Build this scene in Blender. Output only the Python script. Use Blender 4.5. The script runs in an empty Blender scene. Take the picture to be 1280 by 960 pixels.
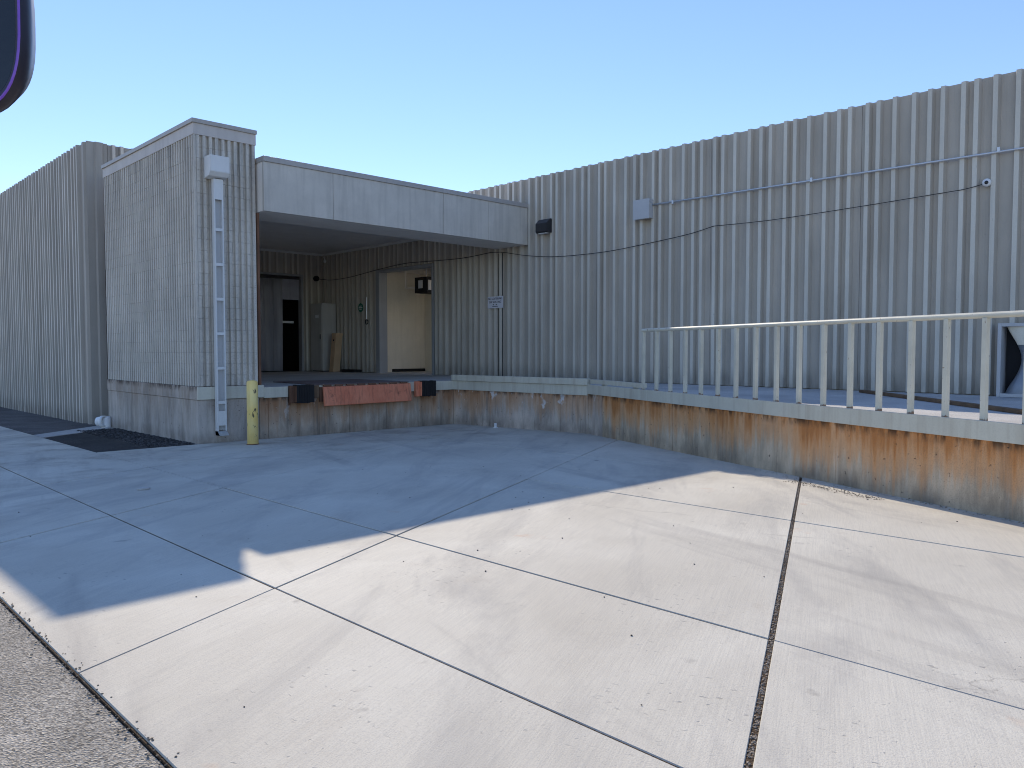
import bpy, bmesh, math, random
from mathutils import Vector, Matrix
random.seed(7)
SC = bpy.context.scene
COL = SC.collection

# ------------------------------------------------------------------ camera
TH, PITCH, FPX = 0.8028, 0.0438, 977.9
cam_d = bpy.data.cameras.new('camera')
cam_d.sensor_width = 36.0
cam_d.lens = FPX / 1280 * 36.0
cam_d.clip_start = 0.05
cam_d.clip_end = 2000
cam = bpy.data.objects.new('camera', cam_d)
COL.objects.link(cam)
fw = Vector((math.cos(TH) * math.cos(PITCH), math.sin(TH) * math.cos(PITCH), -math.sin(PITCH)))
cam.rotation_euler = fw.to_track_quat('-Z', 'Y').to_euler()
SC.camera = cam

# ------------------------------------------------------------------ sky and sun
SUNV = Vector((0.775, 1.535, 1.0)).normalized()
ELEV = math.asin(SUNV.z)
AZ = math.atan2(SUNV.x, SUNV.y)            # clockwise from +Y
W = bpy.data.worlds.new('World')
SC.world = W
W.use_nodes = True
nt = W.node_tree
bg = nt.nodes['Background']
sky = nt.nodes.new('ShaderNodeTexSky')
sky.sky_type = 'NISHITA'
sky.sun_disc = False
sky.sun_elevation = ELEV
sky.sun_rotation = AZ
sky.altitude = 1500
sky.air_density = 1.0
sky.dust_density = 0.0
sky.ozone_density = 2.0
g_ = nt.nodes.new('ShaderNodeGamma')                 # soft shoulder over the whole sky, as the photograph's exposure blend has
g_.inputs[1].default_value = 0.68
h_ = nt.nodes.new('ShaderNodeHueSaturation')
h_.inputs['Saturation'].default_value = 1.32
h_.inputs['Hue'].default_value = 0.514
nt.links.new(sky.outputs[0], g_.inputs[0])
nt.links.new(g_.outputs[0], h_.inputs['Color'])
nt.links.new(h_.outputs[0], bg.inputs[0])
bg.inputs[1].default_value = 0.15
sl = bpy.data.lights.new('sun', 'SUN')
sl.energy = 2.1
sl.angle = math.radians(0.53)
sl.color = (1.0, 0.88, 0.71)
so = bpy.data.objects.new('sun', sl)
COL.objects.link(so)
so.rotation_euler = (-SUNV).to_track_quat('-Z', 'Y').to_euler()
so.location = SUNV * 60
SC.view_settings.view_transform = 'Standard'
SC.view_settings.look = 'None'
SC.view_settings.exposure = 1.32
SC.view_settings.gamma = 1.0
SC.cycles.filter_width = 1.05
SC.cycles.max_bounces = 8
SC.cycles.diffuse_bounces = 5

# ------------------------------------------------------------------ materials
class NB:
    """small node-building helper around one Principled material"""
    def __init__(self, name, rough=0.8, metal=0.0, spec=0.3):
        self.m = bpy.data.materials.new(name)
        self.m.use_nodes = True
        self.t = self.m.node_tree
        self.p = self.t.nodes['Principled BSDF']
        self.p.inputs['Roughness'].default_value = rough
        self.p.inputs['Metallic'].default_value = metal
        self.p.inputs['Specular IOR Level'].default_value = spec
        self.geo = self.t.nodes.new('ShaderNodeNewGeometry')
        self.pos = self.geo.outputs['Position']
    def n(self, t): return self.t.nodes.new(t)
    def l(self, a, b): self.t.links.new(a, b)
    def mapped(self, scale=(1, 1, 1), rotz=0.0, loc=(0, 0, 0)):
        a = self.n('ShaderNodeMapping')
        a.vector_type = 'POINT'
        if rotz:
            r = self.n('ShaderNodeMapping'); r.inputs['Rotation'].default_value = (0, 0, rotz)
            self.l(self.pos, r.inputs['Vector']); self.l(r.outputs[0], a.inputs['Vector'])
        else:
            self.l(self.pos, a.inputs['Vector'])
        a.inputs['Scale'].default_value = scale
        a.inputs['Location'].default_value = loc
        return a.outputs[0]
    def noise(self, vec, scale=1.0, detail=4, rough=0.55, dist=0.0):
        a = self.n('ShaderNodeTexNoise')
        a.inputs['Scale'].default_value = scale
        a.inputs['Detail'].default_value = detail
        a.inputs['Roughness'].default_value = rough
        a.inputs['Distortion'].default_value = dist
        self.l(vec, a.inputs['Vector'])
        return a.outputs[0]
    def ramp(self, f, pts):
        a = self.n('ShaderNodeValToRGB')
        e = a.color_ramp.elements
        while len(e) > 1: e.remove(e[-1])
        first = True
        for p, c in pts:
            c = (c, c, c, 1) if not hasattr(c, '__len__') else (*c, 1)
            if first:
                e[0].position = p; e[0].color = c; first = False
            else:
                k = e.new(p); k.color = c
        self.l(f, a.inputs[0])
        return a.outputs[0]
    def mix(self, f, a, b, mode='MIX'):
        m = self.n('ShaderNodeMix'); m.data_type = 'RGBA'; m.blend_type = mode
        def s(sock, v):
            if hasattr(v, 'is_linked'): self.l(v, sock)
            elif hasattr(v, '__len__'): sock.default_value = (*v, 1)
            else: sock.default_value = v
        s(m.inputs[0], f); s(m.inputs[6], a); s(m.inputs[7], b)
        return m.outputs[2]
    def math(self, op, a, b=None, clamp=False):
        m = self.n('ShaderNodeMath'); m.operation = op; m.use_clamp = clamp
        for i, v in enumerate((a, b)):
            if v is None: continue
            if hasattr(v, 'is_linked'): self.l(v, m.inputs[i])
            else: m.inputs[i].default_value = v
        return m.outputs[0]
    def z(self):
        s = self.n('ShaderNodeSeparateXYZ'); self.l(self.pos, s.inputs[0]); return s.outputs[2]
    def xyz(self):
        s = self.n('ShaderNodeSeparateXYZ'); self.l(self.pos, s.inputs[0]); return s.outputs
    def mrange(self, v, a, b, c=0.0, d=1.0):
        m = self.n('ShaderNodeMapRange'); m.interpolation_type = 'SMOOTHSTEP'
        self.l(v, m.inputs[0])
        for i, x in enumerate((a, b, c, d)): m.inputs[i + 1].default_value = x
        return m.outputs[0]
    def objrand(self):
        o = self.n('ShaderNodeObjectInfo'); return o.outputs['Random']
    def color(self, c):
        if hasattr(c, 'is_linked'): self.l(c, self.p.inputs['Base Color'])
        else: self.p.inputs['Base Color'].default_value = (*c, 1)
    def bump(self, h, strength=0.3, dist=0.01):
        b = self.n('ShaderNodeBump')
        b.inputs['Strength'].default_value = strength
        b.inputs['Distance'].default_value = dist
        self.l(h, b.inputs['Height'])
        self.l(b.outputs[0], self.p.inputs['Normal'])
    def rough(self, r): self.l(r, self.p.inputs['Roughness'])

def painted(name, col, rough=0.5, var=0.12, dirt=0.25, dirtcol=None, spec=0.35, metal=0.0, streak=True):
    """paint or bare metal with soft mottling, vertical run-off streaks and fine grain"""
    b = NB(name, rough, metal, spec)
    c0 = tuple(v * (1 - var) for v in col); c1 = tuple(min(1, v * (1 + var)) for v in col)
    big = b.noise(b.pos, 2.3, 5, 0.6)
    c = b.mix(b.ramp(big, [(0.3, 0.0), (0.7, 1.0)]), c0, c1)
    if streak:
        st = b.noise(b.mapped((9, 9, 0.55)), 1.0, 5, 0.6)
        d = dirtcol or tuple(v * 0.55 for v in col)
        c = b.mix(b.math('MULTIPLY', b.ramp(st, [(0.48, 0.0), (0.72, 1.0)]), dirt), c, d)
    g = b.noise(b.pos, 60, 3)
    c = b.mix(b.math('MULTIPLY', b.ramp(g, [(0.35, 1.0), (0.5, 0.0)]), 0.16), c, tuple(v * 0.6 for v in col))
    b.color(c)
    b.bump(g, 0.12, 0.002)
    return b.m

M = {}
def G(x, y): return -1.5455 - 0.0038 * x - 0.0078 * y      # yard surface, falling towards the dock
def wall_paint(name, col, streak=0.45, rough=0.62, lo=-0.7, hi=4.2):
    b = NB(name, rough, 0, 0.3)
    big = b.noise(b.mapped((1, 1, 0.45)), 1.1, 5, 0.6)
    c = b.mix(b.ramp(big, [(0.32, 0.0), (0.68, 1.0)]), tuple(v * 0.80 for v in col), tuple(min(0.8, v * 1.12) for v in col))
    wm = b.noise(b.mapped((0.9, 0.9, 0.25), loc=(3, 7, 1)), 1.6, 4, 0.6)
    c = b.mix(b.math('MULTIPLY', b.ramp(wm, [(0.5, 0.0), (0.72, 1.0)]), 0.35), c, (col[0] * 1.0, col[1] * 0.93, col[2] * 0.86))
    st = b.noise(b.mapped((13, 13, 0.3)), 1.0, 6, 0.65)
    c = b.mix(b.math('MULTIPLY', b.ramp(st, [(0.5, 0.0), (0.75, 1.0)]), streak), c, (col[0] * 0.6, col[1] * 0.58, col[2] * 0.56))
    # small chips and pock marks of the cast face
    sp = b.noise(b.mapped((1, 1, 0.7)), 17, 3, 0.6)
    c = b.mix(b.math('MULTIPLY', b.ramp(sp, [(0.70, 0.0), (0.76, 1.0)]), 0.45), c, tuple(v * 0.4 for v in col))
    # splash dirt near the foot of the wall
    z = b.z()
    foot = b.mrange(z, lo + 0.45, lo, 0, 1)
    sn = b.noise(b.mapped((6, 6, 1.5)), 1.0, 4, 0.6)
    c = b.mix(b.math('MULTIPLY', b.math('MULTIPLY', foot, b.ramp(sn, [(0.35, 0.2), (0.65, 1.0)])), 0.6), c, (0.07, 0.065, 0.06))
    gr = b.noise(b.pos, 85, 3, 0.6)
    r = b.objrand()
    c = b.mix(b.math('MULTIPLY', r, 0.30), c, tuple(v * 0.74 for v in col))
    c = b.mix(b.math('MULTIPLY', b.ramp(gr, [(0.35, 1.0), (0.55, 0.0)]), 0.22), c, tuple(v * 0.62 for v in col))
    b.color(c)
    b.bump(gr, 0.35, 0.004)
    return b.m
M['panel'] = wall_paint('ribbed_panel_paint', (0.52, 0.47, 0.395))
M['rib'] = wall_paint('lighter_rib_paint', (0.69, 0.645, 0.55), 0.35)  # rib fronts coloured lighter than the flats to heighten rib contrast
M['rib_low'] = wall_paint('lighter_rib_paint_street', (0.66, 0.61, 0.53), 0.3, lo=-1.72)
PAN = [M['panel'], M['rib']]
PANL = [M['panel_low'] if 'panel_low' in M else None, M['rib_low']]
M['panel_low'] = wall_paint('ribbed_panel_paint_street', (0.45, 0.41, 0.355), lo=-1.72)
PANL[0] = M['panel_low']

def block_mat():
    b = NB('fluted_block', 0.85, 0, 0.2)
    col = (0.66, 0.605, 0.52)
    big = b.noise(b.mapped((1, 1, 0.6)), 1.5, 5, 0.6)
    c = b.mix(b.ramp(big, [(0.3, 0.0), (0.7, 1.0)]), tuple(v * 0.82 for v in col), tuple(v * 1.12 for v in col))
    c = b.mix(b.math('MULTIPLY', b.objrand(), 0.13), c, (0.44, 0.40, 0.36))
    st = b.noise(b.mapped((8, 8, 0.35)), 1.0, 5, 0.6)
    z = b.z()
    top = b.mrange(z, 2.2, 3.8, 0.25, 1.0)
    c = b.mix(b.math('MULTIPLY', b.math('MULTIPLY', b.ramp(st, [(0.45, 0.0), (0.7, 1.0)]), top), 0.55), c, (0.13, 0.125, 0.125))
    gr = b.noise(b.pos, 70, 4, 0.65)
    c = b.mix(b.math('MULTIPLY', b.ramp(gr, [(0.35, 1.0), (0.52, 0.0)]), 0.4), c, (0.15, 0.145, 0.14))
    b.color(c); b.bump(gr, 0.6, 0.006)
    return b.m
M['block'] = block_mat()
M['mortar'] = painted('mortar', (0.3, 0.29, 0.28), 0.9)

def slab_mat():
    b = NB('pavement_concrete', 0.82, 0, 0.25)
    n1 = b.noise(b.pos, 0.55, 6, 0.6, 0.4)
    c = b.mix(b.ramp(n1, [(0.3, 0.0), (0.7, 1.0)]), (0.53, 0.485, 0.395), (0.72, 0.675, 0.565))
    c = b.mix(b.math('MULTIPLY', b.objrand(), 0.22), c, (0.47, 0.445, 0.385))
    # broom finish
    br = b.noise(b.mapped((3.0, 120, 3), rotz=math.radians(-24)), 1.0, 3, 0.6)
    c = b.mix(b.math('MULTIPLY', b.ramp(br, [(0.35, 1.0), (0.6, 0.0)]), 0.17), c, (0.27, 0.26, 0.25))
    # soft tyre and water stains
    s1 = b.noise(b.mapped((0.35, 1.3, 1), rotz=math.radians(-35)), 1.0, 6, 0.68, 0.6)
    c = b.mix(b.math('MULTIPLY', b.ramp(s1, [(0.50, 0.0), (0.72, 1.0)]), 0.6), c, (0.30, 0.285, 0.265))
    s2 = b.noise(b.mapped((1, 1, 1), loc=(11, 4, 0)), 0.8, 6, 0.7, 0.8)
    c = b.mix(b.math('MULTIPLY', b.ramp(s2, [(0.58, 0.0), (0.76, 1.0)]), 0.4), c, (0.34, 0.27, 0.20))
    # pits and dark specks
    sp = b.n('ShaderNodeTexVoronoi'); sp.inputs['Scale'].default_value = 13
    wv0 = b.noise(b.pos, 9, 2); wv = b.math('MULTIPLY', wv0, 0.25)
    vm = b.n('ShaderNodeVectorMath'); vm.operation = 'ADD'
    b.l(b.mapped((1.5, 0.7, 1), rotz=-0.4), vm.inputs[0]); b.l(wv, vm.inputs[1]); b.l(vm.outputs[0], sp.inputs['Vector'])
    clus = b.noise(b.mapped((1, 1, 1), loc=(2, 9, 0)), 0.75, 4, 0.6)
    pit = b.math('MULTIPLY', b.ramp(sp.outputs[0], [(0.11, 1.0), (0.17, 0.0)]), b.ramp(clus, [(0.53, 0.0), (0.63, 1.0)]))
    for (px_, py_, pr_) in ((3.35, 4.25, 0.95), (3.95, 2.75, 0.9), (2.9, 1.9, 0.8)):
        dv = b.n('ShaderNodeVectorMath'); dv.operation = 'DISTANCE'; b.l(b.pos, dv.inputs[0]); dv.inputs[1].default_value = (px_, py_, G(px_, py_))
        near = b.math('ADD', b.math('MULTIPLY', b.math('DIVIDE', dv.outputs['Value'], pr_), 0.6), b.math('MULTIPLY', clus, 0.7))
        vis = b.ramp(near, [(0.45, 1.0), (0.75, 0.0)])
        sel = b.ramp(sp.outputs['Color'], [(0.25, 0.0), (0.35, 1.0)])
        pit = b.math('MAXIMUM', pit, b.math('MULTIPLY', b.math('MULTIPLY', b.ramp(sp.outputs[0], [(0.13, 1.0), (0.19, 0.0)]), vis), sel))
    c = b.mix(b.math('MULTIPLY', pit, 0.6), c, (0.22, 0.21, 0.195))
    g = b.noise(b.pos, 130, 4, 0.7)
    c = b.mix(b.math('MULTIPLY', b.ramp(g, [(0.3, 1.0), (0.52, 0.0)]), 0.4), c, (0.25, 0.24, 0.23))
    g2 = b.noise(b.pos, 300, 2, 0.7)
    c = b.mix(b.math('MULTIPLY', b.ramp(g2, [(0.55, 0.0), (0.7, 1.0)]), 0.3), c, (0.66, 0.65, 0.63))
    # hairline cracks and orange rust spots
    cv = b.n('ShaderNodeTexVoronoi'); cv.feature = 'DISTANCE_TO_EDGE'; cv.inputs['Scale'].default_value = 0.42
    cw = b.noise(b.pos, 2.2, 5, 0.65)
    va = b.n('ShaderNodeVectorMath'); va.operation = 'SCALE'; va.inputs['Scale'].default_value = 0.7
    b.l(cw, va.inputs[0]); vb_ = b.n('ShaderNodeVectorMath'); vb_.operation = 'ADD'
    b.l(b.pos, vb_.inputs[0]); b.l(va.outputs[0], vb_.inputs[1]); b.l(vb_.outputs[0], cv.inputs['Vector'])
    cm = b.noise(b.mapped((1, 1, 1), loc=(4, 4, 0)), 0.4, 3, 0.5)
    crack = b.math('MULTIPLY', b.ramp(cv.outputs[0], [(0.0015, 1.0), (0.005, 0.0)]), b.ramp(cm, [(0.58, 0.0), (0.63, 1.0)]))
    c = b.mix(b.math('MULTIPLY', crack, 0.45), c, (0.17, 0.15, 0.13))
    rs = b.noise(b.mapped((1, 1, 1), loc=(21, 3, 0)), 1.7, 4, 0.6)
    c = b.mix(b.math('MULTIPLY', b.ramp(rs, [(0.68, 0.0), (0.78, 1.0)]), 0.35), c, (0.55, 0.30, 0.16))
    # tyre tracks running out of the dock
    tk = b.noise(b.mapped((1.6, 0.16, 1), rotz=math.radians(14), loc=(3, 0, 0)), 1.0, 5, 0.65)
    c = b.mix(b.math('MULTIPLY', b.ramp(tk, [(0.56, 0.0), (0.70, 1.0)]), 0.42), c, (0.27, 0.25, 0.23))
    oil = b.noise(b.mapped((1, 1, 1), loc=(8, 17, 0)), 3.1, 3, 0.5)
    c = b.mix(b.math('MULTIPLY', b.ramp(oil, [(0.72, 0.0), (0.77, 1.0)]), 0.5), c, (0.2, 0.18, 0.165))
    # rusty dirt drifted against the dock at the back of the yard
    xo = b.xyz()
    far = b.mrange(xo[1], 9.0, 13.0, 0.0, 1.0)
    dn = b.noise(b.mapped((1.0, 1.4, 1), loc=(1, 2, 0)), 1.1, 6, 0.7, 0.5)
    c = b.mix(b.math('MULTIPLY', b.math('MULTIPLY', far, b.ramp(dn, [(0.5, 0.0), (0.68, 1.0)])), 0.55), c, (0.2, 0.16, 0.125))
    b.color(c)
    h = b.math('ADD', b.math('MULTIPLY', br, 0.45), b.math('SUBTRACT', g, b.math('MULTIPLY', pit, 0.8)))
    b.bump(h, 0.5, 0.004)
    return b.m
M['slab'] = slab_mat()

def dirt_mat(name, a, c_, scale, bstr=0.8, big=1.2):
    b = NB(name, 0.95, 0, 0.15)
    v = b.n('ShaderNodeTexVoronoi'); v.inputs['Scale'].default_value = scale
    b.l(b.pos, v.inputs['Vector'])
    n = b.noise(b.pos, scale * 0.8, 4, 0.7)
    c = b.mix(b.ramp(v.outputs['Color'], [(0.1, 0.0), (0.9, 1.0)]), a, c_)
    n2 = b.noise(b.pos, big, 5, 0.6)
    c = b.mix(b.math('MULTIPLY', b.ramp(n2, [(0.35, 1.0), (0.65, 0.0)]), 0.45), c, tuple(x * 0.55 for x in a))
    b.color(c)
    b.bump(b.math('ADD', v.outputs[0], n), bstr, 0.012)
    return b.m
M['aggregate'] = dirt_mat('exposed_aggregate', (0.20, 0.18, 0.15), (0.62, 0.57, 0.49), 95)
M['asphalt'] = dirt_mat('asphalt', (0.10, 0.09, 0.085), (0.21, 0.195, 0.185), 60, 0.6)
M['tar'] = dirt_mat('fresh_asphalt', (0.045, 0.042, 0.040), (0.10, 0.095, 0.09), 60, 0.9)
M['gravel'] = dirt_mat('gravel', (0.03, 0.03, 0.03), (0.15, 0.14, 0.135), 24, 1.0)
M['joint'] = dirt_mat('joint_dirt', (0.07, 0.054, 0.040), (0.19, 0.15, 0.115), 90, 0.8)
M['sand'] = dirt_mat('blown_sand', (0.20, 0.16, 0.12), (0.42, 0.35, 0.27), 90, 0.6)
M['joint_fill'] = dirt_mat('joint_fill', (0.055, 0.036, 0.022), (0.15, 0.105, 0.07), 110, 0.8)
M['ground'] = dirt_mat('open_ground', (0.50, 0.43, 0.35), (0.60, 0.53, 0.44), 12, 0.6, 0.1)

def stained_concrete(name, base, rust, amount, ztop, zbot, dark=0.5, white=0.0):
    b = NB(name, 0.85, 0, 0.22)
    z = b.z()
    n1 = b.noise(b.mapped((1.5, 1.5, 0.45)), 1.7, 7, 0.68, 0.3)
    c = b.mix(b.ramp(n1, [(0.36, 0.0), (0.64, 1.0)]), tuple(v * 0.55 for v in base), tuple(min(0.8, v * 1.15) for v in base))
    # lime runs
    w = b.noise(b.mapped((7, 7, 0.5), loc=(5, 1, 0)), 1.0, 5, 0.6)
    c = b.mix(b.math('MULTIPLY', b.ramp(w, [(0.52, 0.0), (0.70, 1.0)]), 0.5), c, (0.64, 0.57, 0.46))
    # rust runs from the steel edge
    down = b.mrange(z, zbot - 0.05, ztop, 0.0, 1.0)
    r1 = b.noise(b.mapped((2.2, 2.2, 0.28)), 1.0, 6, 0.66, 0.4)
    r2 = b.noise(b.mapped((10, 10, 0.35), loc=(0, 3, 2)), 1.0, 5, 0.6)
    rr = b.math('ADD', b.math('MULTIPLY', r1, 0.6), b.math('MULTIPLY', r2, 0.4))
    rf = b.math('ADD', rr, b.math('MULTIPLY', b.math('SUBTRACT', down, 0.55), 0.30))
    c = b.mix(b.math('MULTIPLY', b.ramp(rf, [(0.40, 0.0), (0.50, 0.55), (0.66, 1.0)]), amount), c, rust)
    c = b.mix(b.math('MULTIPLY', b.ramp(rf, [(0.58, 0.0), (0.68, 1.0)]), amount * 0.7), c, (rust[0] * 0.55, rust[1] * 0.42, rust[2] * 0.32))
    # spilled white paint and lime just under the edge
    wp = b.noise(b.mapped((3.5, 3.5, 2.2), loc=(2, 6, 5)), 1.0, 5, 0.62)
    c = b.mix(b.math('MULTIPLY', b.ramp(b.math('ADD', wp, b.math('MULTIPLY', b.math('SUBTRACT', down, 0.8), 0.35)), [(0.62, 0.0), (0.66, 1.0)]), white), c, (0.72, 0.70, 0.68))
    # dark runs
    d = b.noise(b.mapped((5, 5, 0.4), loc=(9, 9, 0)), 1.0, 6, 0.66)
    c = b.mix(b.math('MULTIPLY', b.ramp(d, [(0.55, 0.0), (0.7, 1.0)]), dark), c, (0.085, 0.065, 0.05))
    edge = b.mrange(z, ztop - 0.12, ztop, 0.0, 1.0)
    en = b.noise(b.mapped((9, 9, 3)), 1.0, 4, 0.6)
    c = b.mix(b.math('MULTIPLY', b.math('MULTIPLY', edge, b.ramp(en, [(0.42, 0.0), (0.6, 1.0)])), 0.85), c, (0.05, 0.032, 0.022))
    foot = b.mrange(z, zbot + 0.25, zbot, 0.0, 1.0)
    fn = b.noise(b.mapped((3, 3, 2)), 1.0, 5, 0.6)
    c = b.mix(b.math('MULTIPLY', b.math('MULTIPLY', foot, b.ramp(fn, [(0.35, 0.1), (0.65, 1.0)])), 0.55), c, (0.10, 0.085, 0.07))
    # bug holes
    sp = b.noise(b.pos, 21, 2, 0.5)
    hole = b.ramp(sp, [(0.715, 0.0), (0.74, 1.0)])
    c = b.mix(b.math('MULTIPLY', hole, 0.8), c, (0.03, 0.025, 0.02))
    g = b.noise(b.pos, 90, 4, 0.7)
    c = b.mix(b.math('MULTIPLY', b.ramp(g, [(0.3, 1.0), (0.52, 0.0)]), 0.35), c, (0.12, 0.1, 0.085))
    b.color(c)
    b.bump(b.math('SUBTRACT', g, hole), 0.45, 0.005)
    return b.m
M['retain'] = stained_concrete('rust_stained_concrete', (0.60, 0.475, 0.335), (0.70, 0.31, 0.10), 0.9, -0.88, -1.6, 0.35)
M['retain_pale'] = stained_concrete('lime_stained_concrete', (0.58, 0.49, 0.41), (0.55, 0.29, 0.13), 0.75, -0.9, -1.66, 0.6, 0.8)
M['dockface'] = stained_concrete('dock_face_concrete', (0.50, 0.41, 0.32), (0.42, 0.22, 0.10), 0.75, -0.9, -1.66, 0.7, 0.3)
M['footing'] = stained_concrete('footing_concrete', (0.52, 0.465, 0.41), (0.45, 0.32, 0.21), 0.25, -0.66, -1.66, 0.2)
M['deck'] = dirt_mat('dock_deck_concrete', (0.46, 0.445, 0.42), (0.66, 0.64, 0.6), 110, 0.2, 0.8)

M['steel'] = painted('sage_steel_paint', (0.59, 0.56, 0.455), 0.45, 0.06, 0.3, (0.25, 0.17, 0.10))
def rail_mat():
    b = NB('rail_paint', 0.42, 0, 0.35)
    col = (0.64, 0.605, 0.49)
    n = b.noise(b.pos, 3, 5, 0.6)
    c = b.mix(b.ramp(n, [(0.3, 0.0), (0.7, 1.0)]), tuple(v * 0.86 for v in col), tuple(v * 1.05 for v in col))
    z = b.z()
    rn = b.noise(b.mapped((14, 14, 7)), 1.0, 5, 0.65)
    foot = b.mrange(z, -0.62, -0.70, -0.25, 0.32)
    c = b.mix(b.ramp(b.math('ADD', rn, foot), [(0.60, 0.0), (0.72, 0.85)]), c, (0.20, 0.09, 0.045))
    ch = b.noise(b.mapped((1, 1, 0.5), loc=(3, 1, 2)), 26, 3, 0.6)
    c = b.mix(b.math('MULTIPLY', b.ramp(ch, [(0.69, 0.0), (0.72, 1.0)]), 0.8), c, (0.24, 0.14, 0.09))
    b.color(c); b.bump(n, 0.1, 0.003)
    return b.m
M['rail'] = rail_mat()
M['fascia'] = painted('fascia_paint', (0.58, 0.535, 0.465), 0.55, 0.09, 0.38)
M['coping'] = painted('coping_metal', (0.42,0.39,0.36), 0.45, 0.07, 0.2)
M['band'] = painted('parapet_band_paint', (0.56,0.51,0.465), 0.6, 0.06, 0.25)
M['soffit'] = painted('soffit_plaster', (0.84, 0.77, 0.68), 0.8, 0.04, 0.06)
M['ceiling'] = painted('ceiling_board', (0.8, 0.78, 0.76), 0.8, 0.05, 0.05)
M['trim'] = painted('pale_trim', (0.72, 0.72, 0.70), 0.6, 0.05, 0.12)
M['roof'] = painted('roof_membrane', (0.25, 0.24, 0.23), 0.9)
M['white'] = painted('white_plastic', (0.8, 0.8, 0.79), 0.35, 0.03, 0.05)
M['galv'] = painted('galvanised_pipe', (0.62, 0.63, 0.65), 0.35, 0.06, 0.1, metal=0.5)
M['greybox'] = painted('grey_enamel', (0.50, 0.50, 0.50), 0.4, 0.05, 0.1)
M['cabinet'] = painted('cabinet_enamel', (0.50, 0.48, 0.44), 0.45, 0.06, 0.25)
M['black'] = painted('black_rubber', (0.012, 0.012, 0.013), 0.7, 0.2, 0.3, (0.05, 0.04, 0.03))
M['bronze'] = painted('dark_bronze', (0.035, 0.034, 0.036), 0.4)
M['cable'] = painted('cable_jacket', (0.02, 0.02, 0.022), 0.5)
M['lens'] = painted('dark_lens', (0.008, 0.008, 0.01), 0.08, streak=False, spec=0.6)
M['wood'] = painted('weathered_wood', (0.17, 0.105, 0.06), 0.8, 0.25, 0.5, (0.06, 0.04, 0.025))
M['cardboard'] = painted('tan_board', (0.62, 0.42, 0.25), 0.8, 0.1, 0.2)
M['cream'] = painted('cream_plaster', (0.84, 0.77, 0.63), 0.75, 0.05, 0.12, (0.4, 0.32, 0.2))
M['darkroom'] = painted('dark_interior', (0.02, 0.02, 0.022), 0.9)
M['doorframe'] = painted('door_frame_paint', (0.33, 0.335, 0.34), 0.5, 0.06, 0.2)
M['rusty'] = painted('rusty_angle', (0.17, 0.085, 0.05), 0.85, 0.3, 0.5, (0.06, 0.03, 0.02))
M['signwhite'] = painted('sign_face', (0.72, 0.72, 0.76), 0.4, 0.03, 0.08)
M['ink'] = painted('sign_ink', (0.03, 0.03, 0.05), 0.6, streak=False)
M['green'] = painted('green_sign', (0.02, 0.16, 0.10), 0.5)
M['purple'] = painted('purple_trim', (0.22, 0.08, 0.55), 0.3, streak=False, spec=0.6)
M['navy'] = painted('dark_housing', (0.025, 0.022, 0.035), 0.35, streak=False)
M['slate'] = painted('slate_housing', (0.085, 0.085, 0.105), 0.4, streak=False)

def yellow_mat():
    b = NB('worn_yellow_paint', 0.5, 0, 0.35)
    n = b.noise(b.pos, 3, 5, 0.6)
    c = b.mix(b.ramp(n, [(0.3, 0.0), (0.7, 1.0)]), (0.94, 0.66, 0.20), (0.95, 0.76, 0.33))
    s = b.noise(b.mapped((1, 1, 0.45), loc=(0, 0, 4)), 13, 4, 0.62)
    c = b.mix(b.math('MULTIPLY', b.ramp(s, [(0.61, 0.0), (0.64, 1.0)]), 0.9), c, (0.05, 0.045, 0.04))
    s2 = b.noise(b.mapped((8, 8, 0.8)), 1.0, 4, 0.6)
    c = b.mix(b.math('MULTIPLY', b.ramp(s2, [(0.5, 0.0), (0.7, 1.0)]), 0.4), c, (0.42, 0.28, 0.08))
    b.color(c); b.bump(s, 0.2, 0.003)
    return b.m
M['yellow'] = yellow_mat()
def red_mat():
    b = NB('rust_red_steel', 0.75, 0.0, 0.3)
    n = b.noise(b.mapped((2, 2, 1.2)), 1.6, 6, 0.65)
    c = b.mix(b.ramp(n, [(0.3, 0.0), (0.7, 1.0)]), (0.62, 0.185, 0.10), (0.76, 0.29, 0.165))
    s = b.noise(b.mapped((22, 22, 1.5)), 1.0, 5, 0.65)
    c = b.mix(b.math('MULTIPLY', b.ramp(s, [(0.5, 0.0), (0.7, 1.0)]), 0.5), c, (0.13, 0.055, 0.04))
    s3 = b.noise(b.pos, 7, 5, 0.7)
    c = b.mix(b.math('MULTIPLY', b.ramp(s3, [(0.6, 0.0), (0.72, 1.0)]), 0.6), c, (0.08, 0.04, 0.03))
    b.color(c); b.bump(s, 0.3, 0.004)
    return b.m
M['red'] = red_mat()
M['treadplate'] = painted('worn_tread_plate', (0.20, 0.15, 0.14), 0.6, 0.2, 0.5, (0.12, 0.07, 0.05))
def strip_mat():
    b = NB('cloudy_vinyl', 0.5, 0, 0.4)
    n = b.noise(b.mapped((5, 5, 0.5)), 1.0, 5, 0.6)
    b.color(b.mix(b.ramp(n, [(0.35, 0.0), (0.7, 1.0)]), (0.5, 0.5, 0.55), (0.78, 0.78, 0.8)))
    return b.m
M['vinyl'] = strip_mat()
M['vinyl_dull'] = painted('dull_vinyl', (0.32, 0.32, 0.36), 0.6, 0.2, 0.5)
def shroud_mat():
    b = NB('duct_metal', 0.3, 0.5, 0.5)
    n = b.noise(b.pos, 5, 4, 0.6)
    b.color(b.mix(n, (0.16, 0.175, 0.20), (0.30, 0.32, 0.35)))
    return b.m
M['shroud'] = shroud_mat()

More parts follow.
